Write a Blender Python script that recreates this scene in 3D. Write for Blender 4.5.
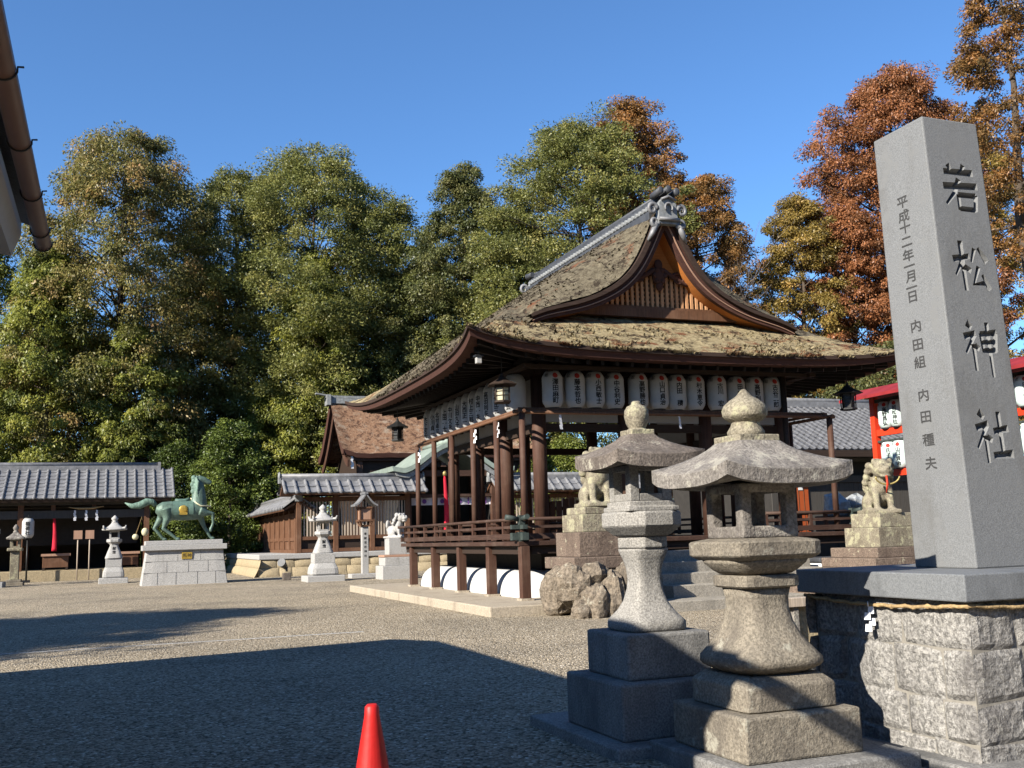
import bpy, math, random
import numpy as np
from mathutils import Vector, Matrix

for o in list(bpy.data.objects):
    bpy.data.objects.remove(o)
SC = bpy.context.scene
R = math.radians
PI = math.pi

# ------------------------------------------------------------------ camera, sky, sun, exposure
CAM_H = 1.3
PITCH, ROLL = R(8.44), R(-1.717)
cam_d = bpy.data.cameras.new('camera')
cam_d.sensor_width = 36.0
cam_d.lens = 36.0 * 1025.0 / 1024.0
cam_d.clip_start = 0.05
cam_d.clip_end = 2000
cam = bpy.data.objects.new('camera', cam_d)
SC.collection.objects.link(cam)
Fw = Vector((0, math.cos(PITCH), math.sin(PITCH)))
U0 = Vector((0, -math.sin(PITCH), math.cos(PITCH)))
R0 = Vector((1, 0, 0))
Rt = R0 * math.cos(ROLL) + U0 * math.sin(ROLL)
Up = -R0 * math.sin(ROLL) + U0 * math.cos(ROLL)
mw = Matrix(((Rt.x, Up.x, -Fw.x, 0), (Rt.y, Up.y, -Fw.y, 0), (Rt.z, Up.z, -Fw.z, CAM_H), (0, 0, 0, 1)))
cam.matrix_world = mw
SC.camera = cam

SUN_EL = R(29.7)
SHADOW_DIR = Vector((0.776, 0.764, 0)).normalized()      # the way shadows fall on the ground
world = bpy.data.worlds.new('World')
SC.world = world
world.use_nodes = True
wn = world.node_tree
sky = wn.nodes.new('ShaderNodeTexSky')
sky.sky_type = 'NISHITA'
sky.sun_disc = False
sky.sun_elevation = SUN_EL
sky.sun_rotation = math.atan2(-SHADOW_DIR.x, -SHADOW_DIR.y)
sky.altitude = 300
sky.air_density = 1.0
sky.dust_density = 0.05
sky.ozone_density = 3.0
bg = wn.nodes['Background']
bg.inputs['Strength'].default_value = 0.05
tint = wn.nodes.new('ShaderNodeMix'); tint.data_type = 'RGBA'; tint.blend_type = 'MULTIPLY'
tint.inputs[0].default_value = 1.0; tint.inputs[7].default_value = (0.90, 1.26, 1.60, 1)      # a deep clear winter sky
wn.links.new(sky.outputs['Color'], tint.inputs[6])
wn.links.new(tint.outputs[2], bg.inputs['Color'])
sun_d = bpy.data.lights.new('sun', 'SUN')
sun_d.energy = 5.0
sun_d.angle = R(0.53)
sun_d.color = (1.0, 0.93, 0.82)
sun = bpy.data.objects.new('sun', sun_d)
SC.collection.objects.link(sun)
sdir = Vector((SHADOW_DIR.x * math.cos(SUN_EL), SHADOW_DIR.y * math.cos(SUN_EL), -math.sin(SUN_EL)))
sun.rotation_euler = sdir.to_track_quat('-Z', 'Y').to_euler()
sun.location = (-30, -30, 40)
SC.view_settings.view_transform = 'Standard'
SC.view_settings.look = 'None'
SC.view_settings.gamma = 1.0
SC.view_settings.exposure = 1.38
SC.render.resolution_x, SC.render.resolution_y = 1024, 768

# ------------------------------------------------------------------ helpers
PHI = R(21.3)                                             # the precinct's grid against the view
AX = Vector((math.cos(PHI), math.sin(PHI), 0))
BX = Vector((-math.sin(PHI), math.cos(PHI), 0))
def G(D, t, z=0.0):
    return AX * D + BX * t + Vector((0, 0, z))
rng = random.Random(7)

class MB:
    def __init__(s): s.v = []; s.f = []; s.sm = []
    def add(s, vs, fs, smooth=False, M=None):
        b = len(s.v)
        for p in vs:
            p = Vector(p)
            s.v.append(tuple(M @ p) if M is not None else tuple(p))
        for q in fs:
            s.f.append(tuple(b + i for i in q)); s.sm.append(smooth)
        return s
    def box(s, x0, x1, y0, y1, z0, z1, M=None):
        vs = [(x0,y0,z0),(x1,y0,z0),(x1,y1,z0),(x0,y1,z0),(x0,y0,z1),(x1,y0,z1),(x1,y1,z1),(x0,y1,z1)]
        return s.add(vs, [(3,2,1,0),(4,5,6,7),(0,1,5,4),(1,2,6,5),(2,3,7,6),(3,0,4,7)], False, M)
    def cbox(s, c, w, d, h, M=None):
        return s.box(c[0]-w/2, c[0]+w/2, c[1]-d/2, c[1]+d/2, c[2], c[2]+h, M)
    def bar(s, p0, p1, w, h):
        p0, p1 = Vector(p0), Vector(p1)
        d = (p1 - p0); L = d.length; d.normalize()
        up = Vector((0,0,1)) if abs(d.z) < .95 else Vector((0,1,0))
        sx = d.cross(up).normalized(); uz = sx.cross(d).normalized()
        M = Matrix(((sx.x, d.x, uz.x, p0.x),(sx.y, d.y, uz.y, p0.y),(sx.z, d.z, uz.z, p0.z),(0,0,0,1)))
        return s.box(-w/2, w/2, 0, L, -h/2, h/2, M)
    def tube(s, pts, rad, n=8, caps=True, smooth=True, flat=1.0):
        pts = [Vector(p) for p in pts]
        if not isinstance(rad, (list, tuple)): rad = [rad]*len(pts)
        vs = []; fs = []
        ref = None
        for i, p in enumerate(pts):
            d = (pts[min(i+1, len(pts)-1)] - pts[max(i-1, 0)]).normalized()
            if ref is None:
                ref = Vector((0,0,1)) if abs(d.z) < .9 else Vector((1,0,0))
            u = (ref - d*ref.dot(d)).normalized(); w = d.cross(u); ref = u
            for k in range(n):
                a = 2*PI*k/n
                vs.append(p + u*math.cos(a)*rad[i] + w*math.sin(a)*rad[i]*flat)
        for i in range(len(pts)-1):
            for k in range(n):
                k2 = (k+1) % n
                fs.append((i*n+k, i*n+k2, (i+1)*n+k2, (i+1)*n+k))
        s.add(vs, fs, smooth)
        if caps:
            b = len(s.v) - len(vs)
            s.f.append(tuple(b+k for k in range(n-1, -1, -1))); s.sm.append(False)
            e = b + (len(pts)-1)*n
            s.f.append(tuple(e+k for k in range(n))); s.sm.append(False)
        return s
    def lathe(s, prof, n=24, c=(0,0,0), p=2.0, rot=0.0, smooth=True, M=None):
        """profile of (half width, z); p=2 round, p large square with rounded corners"""
        vs = []; fs = []
        for (h, z) in prof:
            for k in range(n):
                a = 2*PI*k/n + rot
                ca, sa = math.cos(a), math.sin(a)
                r = h / ((abs(ca)**p + abs(sa)**p)**(1.0/p))
                vs.append((c[0]+r*ca, c[1]+r*sa, c[2]+z))
        m = len(prof)
        for i in range(m-1):
            for k in range(n):
                k2 = (k+1) % n
                fs.append((i*n+k, i*n+k2, (i+1)*n+k2, (i+1)*n+k))
        fs.append(tuple(range(n-1, -1, -1))); fs.append(tuple((m-1)*n+k for k in range(n)))
        s.add(vs, fs, smooth, M)
        s.sm[-1] = False; s.sm[-2] = False
        return s
    def ell(s, c, r, n=16, m=10, M=None, jit=0, rg=None):
        vs = []; fs = []
        if not isinstance(r, (list, tuple)): r = (r, r, r)
        for i in range(m+1):
            th = PI*i/m
            for k in range(n):
                a = 2*PI*k/n
                j = 1.0 + ((rg or rng).uniform(-jit, jit) if jit else 0)
                vs.append((c[0]+r[0]*math.sin(th)*math.cos(a)*j, c[1]+r[1]*math.sin(th)*math.sin(a)*j, c[2]+r[2]*math.cos(th)*j))
        for i in range(m):
            for k in range(n):
                k2 = (k+1) % n
                fs.append(((i+1)*n+k, (i+1)*n+k2, i*n+k2, i*n+k))
        return s.add(vs, fs, True, M)
    def prism(s, poly, y0, y1, M=None):
        """polygon in x,z extruded along y"""
        n = len(poly)
        vs = [(x, y0, z) for x, z in poly] + [(x, y1, z) for x, z in poly]
        fs = [tuple(range(n)), tuple(range(2*n-1, n-1, -1))]
        for i in range(n):
            j = (i+1) % n
            fs.append((j, i, n+i, n+j))
        return s.add(vs, fs, False, M)
    def grid(s, P, smooth=True, flip=False):
        h = len(P); w = len(P[0])
        vs = [p for row in P for p in row]; fs = []
        for i in range(h-1):
            for j in range(w-1):
                q = (i*w+j, i*w+j+1, (i+1)*w+j+1, (i+1)*w+j)
                fs.append(q[::-1] if flip else q)
        return s.add(vs, fs, smooth)
    def mesh(s, name, mat):
        m = bpy.data.meshes.new(name)
        m.from_pydata(s.v, [], s.f)
        m.polygons.foreach_set('use_smooth', s.sm)
        if mat: m.materials.append(mat)
        m.update()
        return m
    def build(s, name, mat, parent=None, bevel=0, seg=2):
        return link(name, s.mesh(name, mat), parent, bevel, seg)

def link(name, me, parent=None, bevel=0, seg=2):
    o = bpy.data.objects.new(name, me)
    SC.collection.objects.link(o)
    if parent: o.parent = parent
    if bevel:
        b = o.modifiers.new('bevel', 'BEVEL'); b.width = bevel; b.segments = seg
        b.limit_method = 'ANGLE'; b.angle_limit = R(40)
    return o

def tag(o, label=None, cat=None, group=None, kind=None):
    if label: o['label'] = label
    if cat: o['category'] = cat
    if group: o['group'] = group
    if kind: o['kind'] = kind
    return o
def thing(name, label, cat, loc, rz=PHI, group=None):
    o = bpy.data.objects.new(name, None)
    SC.collection.objects.link(o)
    o.empty_display_size = .2
    o.location = loc; o.rotation_euler = (0, 0, rz)
    return tag(o, label, cat, group)
def place(o, loc, rz=PHI):
    o.location = loc; o.rotation_euler = (0, 0, rz); return o
def settle(o, mods):
    """bake modifiers into the mesh"""
    dg = bpy.context.evaluated_depsgraph_get()
    me = bpy.data.meshes.new_from_object(o.evaluated_get(dg))
    old = o.data; o.modifiers.clear(); o.data = me
    return o
def fuse(mb, name, mat, parent, voxel=.025, smooth=4):
    """one continuous skin over overlapping lumps"""
    o = mb.build(name, mat, parent)
    r = o.modifiers.new('r', 'REMESH'); r.mode = 'VOXEL'; r.voxel_size = voxel
    s_ = o.modifiers.new('s', 'SMOOTH'); s_.iterations = smooth; s_.factor = .5
    bpy.context.view_layer.update()
    settle(o, None)
    o.data.materials.clear(); o.data.materials.append(mat)
    o.data.polygons.foreach_set('use_smooth', [True]*len(o.data.polygons))
    return o
_tc = {}
def text2d(body, bold=0.0):
    k = (body, bold)
    if k not in _tc:
        c = bpy.data.curves.new('t', 'FONT'); c.body = body; c.size = 1; c.offset = bold
        c.resolution_u = 2
        o = bpy.data.objects.new('t', c)
        m = bpy.data.meshes.new_from_object(o)
        vs = [(v.co.x, v.co.y) for v in m.vertices]; fs = [tuple(p.vertices) for p in m.polygons]
        bpy.data.objects.remove(o)
        if vs:
            cx = (min(v[0] for v in vs)+max(v[0] for v in vs))/2; cy = (min(v[1] for v in vs)+max(v[1] for v in vs))/2
            vs = [(x-cx, y-cy) for x, y in vs]
        _tc[k] = (vs, fs)
    return _tc[k]
def column_text(mb, s, x, ztop, size, pitch, fn, bold=.02):
    """vertical writing; fn maps (x,z) to a 3-D point"""
    z = ztop
    for ch in s:
        if ch != ' ':
            vs, fs = text2d(ch, 0)
            for ox, oz in (((-bold, 0), (bold, 0), (0, bold), (0, -bold)) if bold else ((0, 0),)):
                mb.add([fn(x+(vx+ox)*size, z-pitch/2+(vy+oz)*size) for vx, vy in vs], fs)
        z -= pitch

# ------------------------------------------------------------------ materials
def new_mat(name):
    m = bpy.data.materials.new(name); m.use_nodes = True
    nt = m.node_tree; b = nt.nodes['Principled BSDF']
    return m, nt, b
def N(nt, t, **kw):
    n = nt.nodes.new(t)
    for k, v in kw.items():
        if k in n.inputs: n.inputs[k].default_value = v
        else: setattr(n, k, v)
    return n
def coords(nt, scale=(1,1,1)):
    tc = N(nt, 'ShaderNodeTexCoord'); oi = N(nt, 'ShaderNodeObjectInfo')
    ml = N(nt, 'ShaderNodeMath', operation='MULTIPLY'); ml.inputs[1].default_value = 37.0
    nt.links.new(oi.outputs['Random'], ml.inputs[0])
    ad = N(nt, 'ShaderNodeVectorMath', operation='ADD')
    nt.links.new(tc.outputs['Object'], ad.inputs[0]); nt.links.new(ml.outputs[0], ad.inputs[1])
    mp = N(nt, 'ShaderNodeMapping'); mp.inputs['Scale'].default_value = scale
    nt.links.new(ad.outputs[0], mp.inputs[0])
    return mp.outputs[0]
def noise(nt, co, scale, detail=4, rough=.6):
    n = N(nt, 'ShaderNodeTexNoise'); n.inputs['Scale'].default_value = scale
    n.inputs['Detail'].default_value = detail; n.inputs['Roughness'].default_value = rough
    nt.links.new(co, n.inputs['Vector']); return n.outputs['Fac']
def ramp(nt, fac, stops):
    r = N(nt, 'ShaderNodeValToRGB'); e = r.color_ramp.elements
    while len(e) < len(stops): e.new(.5)
    for i, (p, c) in enumerate(stops):
        e[i].position = p; e[i].color = (*c, 1) if len(c) == 3 else c
    nt.links.new(fac, r.inputs[0]); return r.outputs['Color']
def mix(nt, fac, a, b, mode='MIX'):
    m = N(nt, 'ShaderNodeMix', data_type='RGBA', blend_type=mode)
    for sock, val in ((m.inputs[0], fac), (m.inputs[6], a), (m.inputs[7], b)):
        if hasattr(val, 'is_output'): nt.links.new(val, sock)
        elif isinstance(val, (int, float)): sock.default_value = val
        else: sock.default_value = (*val, 1)
    return m.outputs[2]
ALB = .69          # one measured albedo scale for all opaque surfaces
def albedo(nt, c, k=1.0): return mix(nt, 1.0, c, (ALB*k,)*3, 'MULTIPLY')
def bump(nt, b, hts, dist=.01, strength=1.0):
    prev = None
    for h, d in hts:
        bp = N(nt, 'ShaderNodeBump'); bp.inputs['Strength'].default_value = strength
        bp.inputs['Distance'].default_value = d
        nt.links.new(h, bp.inputs['Height'])
        if prev: nt.links.new(prev, bp.inputs['Normal'])
        prev = bp.outputs[0]
    nt.links.new(prev, b.inputs['Normal'])
def plain(name, col, rough=.6, metal=0, var=.25, scale=6, bmp=.003, bscale=40, stretch=(1,1,1), spec=.3):
    m, nt, b = new_mat(name)
    co = coords(nt, stretch)
    n1 = noise(nt, co, scale, 5, .65)
    lo = tuple(c*(1-var) for c in col); hi = tuple(min(1, c*(1+var)) for c in col)
    nt.links.new(albedo(nt, ramp(nt, n1, [(.3, lo), (.7, hi)])), b.inputs['Base Color'])
    b.inputs['Roughness'].default_value = rough; b.inputs['Metallic'].default_value = metal
    b.inputs['Specular IOR Level'].default_value = spec
    if bmp: bump(nt, b, [(noise(nt, co, bscale, 4, .6), bmp)])
    return m
def stone(name, base, speck=.35, stain=(.06,.055,.05), stain_amt=.45, lichen=None, lichen_amt=.6, grain=90, bmp=.004, big=2.2, rough=.85):
    m, nt, b = new_mat(name)
    co = coords(nt)
    g = noise(nt, co, grain, 2, .7)
    lo = tuple(c*(1-speck) for c in base); hi = tuple(min(1, c*(1+speck)) for c in base)
    c1 = ramp(nt, g, [(.36, lo), (.5, base), (.64, hi)])
    cs = coords(nt, (1, 1, .35))
    st = noise(nt, cs, big, 6, .7)
    f = ramp(nt, st, [(.62-stain_amt*.28, (0,0,0)), (.80-stain_amt*.1, (1,1,1))])
    c2 = mix(nt, f, c1, stain)
    if lichen:
        ln = noise(nt, co, big*3.1, 7, .75)
        lf = ramp(nt, ln, [(lichen_amt-.02, (0,0,0)), (lichen_amt+.05, (1,1,1))])
        c2 = mix(nt, lf, c2, lichen)
    nt.links.new(albedo(nt, c2), b.inputs['Base Color'])
    b.inputs['Roughness'].default_value = rough; b.inputs['Specular IOR Level'].default_value = .2
    bump(nt, b, [(noise(nt, co, big*6, 5, .7), bmp*2), (g, bmp*.6)])
    return m
def wood(name, col, var=.4, axis=2, rough=.7, scale=3, wear=None):
    m, nt, b = new_mat(name)
    st = [14, 14, 14]; st[axis] = .7
    co = coords(nt, tuple(st))
    n1 = noise(nt, co, scale, 6, .65)
    lo = tuple(c*(1-var) for c in col); hi = tuple(min(1, c*(1+var)) for c in col)
    c = ramp(nt, n1, [(.25, lo), (.55, col), (.8, hi)])
    if wear:
        w = noise(nt, coords(nt), 1.7, 5, .7)
        c = mix(nt, ramp(nt, w, [(.48, (0,0,0)), (.7, (.75,.75,.75))]), c, wear)
    nt.links.new(albedo(nt, c), b.inputs['Base Color'])
    b.inputs['Roughness'].default_value = rough; b.inputs['Specular IOR Level'].default_value = .25
    bump(nt, b, [(n1, .004)])
    return m
M = {}
M['granite'] = stone('pale_granite', (0.302,0.288,0.263), stain_amt=.3, stain=(0.144,0.137,0.122), lichen=(0.446,0.432,0.360), lichen_amt=.66)
M['granite_tan'] = stone('weathered_tan_granite', (0.252,0.220,0.171), stain_amt=.72, stain=(0.105,0.091,0.077), lichen=(0.350,0.329,0.266), lichen_amt=.6, grain=70, bmp=.006)
M['granite_roof'] = stone('dark_weathered_granite', (.19,.16,.135), stain_amt=.6, stain=(.075,.06,.05), lichen=(.42,.39,.31), lichen_amt=.6, grain=60, bmp=.006)
M['granite_roof2'] = stone('grey_lichen_granite', (0.264,0.240,0.212), stain_amt=.72, stain=(0.096,0.084,0.076), lichen=(0.376,0.352,0.296), lichen_amt=.55, grain=60, bmp=.008)
M['granite_lichen'] = stone('yellow_lichen_granite', (0.265,0.234,0.172), stain_amt=.5, stain=(0.109,0.086,0.062), lichen=(0.390,0.367,0.242), lichen_amt=.535, grain=60, bmp=.008)
M['granite_brown'] = stone('brown_streaked_stone', (.18,.135,.105), stain_amt=.5, stain=(.07,.05,.04), lichen=(.45,.42,.3), lichen_amt=.62, grain=40, bmp=.006)
M['granite_base'] = stone('grey_block_granite', (0.264,0.256,0.240), stain_amt=.72, stain=(0.096,0.096,0.096), grain=80, bmp=.004)
M['granite_new'] = stone('clean_white_granite', (.42,.41,.39), stain_amt=.1, stain=(0.252,0.244,0.229), grain=60, bmp=.002)
M['pillar'] = stone('monument_granite', (.195,.20,.203), speck=.22, stain_amt=.55, stain=(.135,.132,.125), lichen=(.20,.203,.202), lichen_amt=.57, grain=150, bmp=.0015, big=1.9, rough=.7)
M['slab'] = stone('blue_grey_slab', (0.186,0.195,0.204), speck=.2, stain_amt=.35, stain=(0.084,0.088,0.093), grain=120, bmp=.0015, rough=.6)
M['rubble'] = stone('rough_masonry', (0.304,0.292,0.272), speck=.45, stain_amt=.55, stain=(0.112,0.104,0.100), lichen=(0.400,0.384,0.344), lichen_amt=.6, grain=45, bmp=.012, big=3.5)
M['mortar'] = plain('mortar', (.27,.25,.215), .95, var=.2, scale=20)
M['rock'] = stone('garden_rock', (.22,.18,.135), speck=.4, stain_amt=.6, stain=(.10,.085,.07), lichen=(.42,.39,.31), lichen_amt=.6, grain=18, bmp=.02, big=2.5)
M['podium'] = stone('yellowish_podium_stone', (0.391,0.315,0.196), speck=.2, stain_amt=.25, stain=(0.255,0.204,0.136), grain=30, bmp=.008)
M['step'] = stone('grey_step_stone', (.34,.31,.26), speck=.25, stain_amt=.4, stain=(.15,.14,.12), grain=50, bmp=.004)
M['platform'] = stone('buff_platform_stone', (0.425,0.365,0.281), speck=.2, stain_amt=.35, stain=(0.212,0.170,0.128), grain=40, bmp=.004)
M['plaster'] = plain('white_plaster', (0.598,0.598,0.590), .8, var=.04, scale=3)
M['greyplaster'] = plain('grey_soffit_paint', (.42,.41,.39), .8, var=.08, scale=3)
M['wood'] = wood('reddish_brown_timber', (.082,.038,.024), var=.5, wear=(.125,.075,.052))
M['wood_x'] = wood('reddish_brown_beam', (.066,.034,.023), var=.5, axis=0, wear=(.12,.08,.06))
M['wood_y'] = wood('reddish_brown_beam_lengthwise', (.066,.034,.023), var=.5, axis=1, wear=(.12,.08,.06))
M['wood_dark'] = wood('dark_old_timber', (.042,.026,.018), axis=0)
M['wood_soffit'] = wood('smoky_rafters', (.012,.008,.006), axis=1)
M['wood_orange'] = wood('fresh_orange_cypress', (0.528,0.186,0.042), var=.3, axis=0)
M['wood_tan'] = wood('tan_lattice_cypress', (0.594,0.317,0.155), var=.3)
M['wood_fence'] = wood('aged_fence_timber', (.15,.07,.036), var=.5, wear=(.20,.11,.066))
M['wood_slat'] = wood('silvery_fence_slats', (.50,.41,.32), var=.4)
M['wood_grey'] = wood('grey_plank_wall', (.075,.068,.06), var=.35)
M['wood_door'] = wood('orange_red_door', (.42,.085,.02), var=.25)
M['wood_pale'] = wood('pale_sign_wood', (.42,.25,.17), var=.2)
M['bark_edge'] = wood('layered_bark_edge', (.085,.036,.025), var=.5, axis=0, rough=.9)
M['bark_cut'] = wood('dark_thatch_cut', (.05,.03,.022), var=.5, axis=0, rough=.95)
M['tile'] = plain('grey_clay_tile', (.195,.195,.20), .5, var=.35, scale=5, bmp=.003, spec=.4)
M['tile_dark'] = plain('dark_ridge_tile', (.065,.068,.075), .5, var=.35, scale=5)
M['tile_light'] = plain('pale_ridge_ornament', (0.240,0.248,0.248), .6, var=.35, scale=9)
M['copper'] = plain('green_copper', (.27,.325,.275), .6, var=.22, scale=4)
M['copper_dark'] = plain('dark_copper_fitting', (.045,.06,.054), .6, var=.3, scale=12)
M['bronze'] = plain('verdigris_bronze', (0.112,0.172,0.136), .5, metal=.15, var=.4, scale=5, bmp=.006, bscale=25)
M['bronze_mane'] = plain('pale_verdigris_mane', (0.145,0.230,0.178), .6, var=.45, scale=14, stretch=(1,1,.3), bmp=.02, bscale=18)
M['bronze_dark'] = plain('dark_bronze_cloth', (.10,.17,.135), .6, var=.3, scale=8)
M['gold'] = plain('gilded_crest', (.60,.40,.08), .35, metal=.5, var=.3, scale=20)
M['cord'] = plain('pale_cord', (.62,.58,.38), .8, var=.15)
M['rope'] = plain('straw_rope', (.40,.28,.14), .9, var=.4, scale=30, bmp=.006, bscale=60)
M['paper'] = plain('white_paper', (.78,.78,.76), .8, var=.04, bmp=0)
M['lantern_paper'] = plain('aged_lantern_paper', (.52,.52,.505), .8, var=.08, bmp=0)
M['rack_paper'] = plain('pale_green_white_paper', (.62,.74,.71), .8, var=.05, bmp=0)
M['tile_office'] = plain('dull_grey_tile', (.13,.132,.14), .6, var=.35, scale=5, bmp=.003)
M['shide'] = plain('white_paper_streamer', (.85,.85,.86), .8, var=.03, bmp=0)
M['ink'] = plain('black_ink', (.02,.02,.02), .8, var=.1, bmp=0)
M['crest'] = plain('red_crest_ink', (.45,.04,.03), .8, var=.1, bmp=0)
M['purple'] = plain('purple_crest_ink', (.14,.05,.22), .8, var=.1, bmp=0)
M['curtain'] = plain('white_curtain_cloth', (.62,.58,.62), .9, var=.08, bmp=0)
M['red_cloth'] = plain('crimson_bell_cloth', (.60,.015,.04), .8, var=.3, scale=6, stretch=(1,1,.3))
M['red_bib'] = plain('red_tongue', (.60,.05,.02), .7, var=.1)
M['vermilion'] = plain('vermilion_paint', (.70,.045,.012), .5, var=.12, scale=3)
M['red_roof'] = plain('dull_red_roof', (.27,.022,.025), .6, var=.25, scale=2)
M['black_metal'] = plain('black_iron', (.018,.018,.018), .5, var=.2)
M['gutter'] = plain('brown_gutter', (.155,.085,.06), .45, var=.18, scale=3, bmp=0)
M['cone'] = plain('red_cone_plastic', (.52,.014,.011), .5, var=.22, bmp=.001)
M['plastic'] = plain('clear_plastic_sheet', (.36,.38,.39), .25, var=.3, scale=9, bmp=.03, bscale=12)
M['blue'] = plain('blue_tarp', (.10,.16,.36), .5, var=.25, scale=5, bmp=.02, bscale=9)
M['trunk'] = wood('tree_bark', (.10,.075,.055), var=.4, rough=.95)
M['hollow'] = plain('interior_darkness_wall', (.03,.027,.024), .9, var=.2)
M['brass'] = plain('brass_ring', (.42,.33,.12), .45, metal=.4, var=.2)
M['glow_pane'] = plain('yellowed_lantern_pane', (.52,.48,.32), .7, var=.15)

# gravel
def gravel_mat():
    m, nt, b = new_mat('grey_gravel')
    tc = N(nt, 'ShaderNodeTexCoord')
    co = tc.outputs['Object']
    v = N(nt, 'ShaderNodeTexVoronoi'); v.inputs['Scale'].default_value = 46; nt.links.new(co, v.inputs['Vector'])
    sep = N(nt, 'ShaderNodeSeparateColor'); nt.links.new(v.outputs['Color'], sep.inputs[0])
    peb = ramp(nt, sep.outputs[0], [(.0, (.10,.085,.06)), (.30, (.36,.30,.215)), (.72, (.52,.44,.325)), (.93, (.64,.56,.43)), (1, (.98,.90,.76))])
    big = noise(nt, co, .35, 5, .6)
    tone = ramp(nt, big, [(.32, (.74,.74,.74)), (.5, (.96,.95,.93)), (.68, (1.1,1.08,1.05))])
    c = mix(nt, 1.0, peb, tone, 'MULTIPLY')
    edge = ramp(nt, v.outputs['Distance'], [(.0, (1,1,1)), (.62, (1,1,1)), (.95, (.5,.48,.46))])
    c = mix(nt, 1.0, c, edge, 'MULTIPLY')
    # thin moss and dust in the open strip before the hall
    g = noise(nt, co, .9, 6, .7)
    c = mix(nt, ramp(nt, g, [(.6, (0,0,0)), (.85, (.35,.35,.35))]), c, (.20,.19,.11))
    nt.links.new(albedo(nt, c), b.inputs['Base Color'])
    b.inputs['Roughness'].default_value = .9; b.inputs['Specular IOR Level'].default_value = .15
    inv = N(nt, 'ShaderNodeMath', operation='SUBTRACT'); inv.inputs[0].default_value = 1.0
    nt.links.new(v.outputs['Distance'], inv.inputs[1])
    bump(nt, b, [(noise(nt, co, 3.0, 5, .6), .012), (inv.outputs[0], .028)])
    return m
M['gravel'] = gravel_mat()
M['gravel_old'] = M['gravel']
def bark_roof_mat(name, stops, dark, rust, rust_lo=.6):
    m, nt, b = new_mat(name)
    co = coords(nt)
    n1 = noise(nt, co, 9, 8, .75)
    c = ramp(nt, n1, stops)
    n2 = noise(nt, coords(nt, (1, 1.6, 1)), 1.6, 7, .72)
    c = mix(nt, ramp(nt, n2, [(rust_lo, (0,0,0)), (rust_lo+.09, (1,1,1))]), c, rust)
    n3 = noise(nt, co, 3.3, 8, .8)
    c = mix(nt, ramp(nt, n3, [(.515, (0,0,0)), (.565, (.95,.95,.95))]), c, dark)
    nt.links.new(albedo(nt, c), b.inputs['Base Color'])
    b.inputs['Roughness'].default_value = .95; b.inputs['Specular IOR Level'].default_value = .08
    bump(nt, b, [(n3, .06), (n1, .035), (noise(nt, co, 45, 3, .6), .01)])
    return m
M['moss_roof'] = bark_roof_mat('mossy_bark_roof', [(.30, (.16,.125,.07)), (.48, (.36,.29,.165)), (.68, (.52,.435,.26))], (.05,.034,.024), (.21,.085,.042), .53)
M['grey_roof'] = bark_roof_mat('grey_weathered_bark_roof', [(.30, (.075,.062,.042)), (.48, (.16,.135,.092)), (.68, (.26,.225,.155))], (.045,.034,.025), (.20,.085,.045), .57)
M['bark_roof'] = bark_roof_mat('rusty_bark_roof', [(.3, (.15,.085,.05)), (.5, (.27,.155,.095)), (.7, (.38,.26,.17))], (.10,.055,.038), (.34,.26,.19), .53)

def leaf_mat(name, stops, trans=.32):
    m = bpy.data.materials.new(name); m.use_nodes = True
    nt = m.node_tree; nt.nodes.clear()
    out = N(nt, 'ShaderNodeOutputMaterial')
    at = N(nt, 'ShaderNodeAttribute'); at.attribute_name = 'tint'
    c = mix(nt, 1.0, ramp(nt, at.outputs['Fac'], stops), (1.08, 1.04, .92), 'MULTIPLY')
    d = N(nt, 'ShaderNodeBsdfDiffuse'); t = N(nt, 'ShaderNodeBsdfTranslucent'); gl = N(nt, 'ShaderNodeBsdfGlossy')
    gl.inputs['Roughness'].default_value = .5
    nt.links.new(c, d.inputs['Color']); nt.links.new(c, t.inputs['Color'])
    mx = N(nt, 'ShaderNodeMixShader'); mx.inputs[0].default_value = trans
    nt.links.new(d.outputs[0], mx.inputs[1]); nt.links.new(t.outputs[0], mx.inputs[2])
    m2 = N(nt, 'ShaderNodeMixShader'); m2.inputs[0].default_value = .03
    nt.links.new(mx.outputs[0], m2.inputs[1]); nt.links.new(gl.outputs[0], m2.inputs[2])
    nt.links.new(m2.outputs[0], out.inputs['Surface'])
    return m
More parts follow.
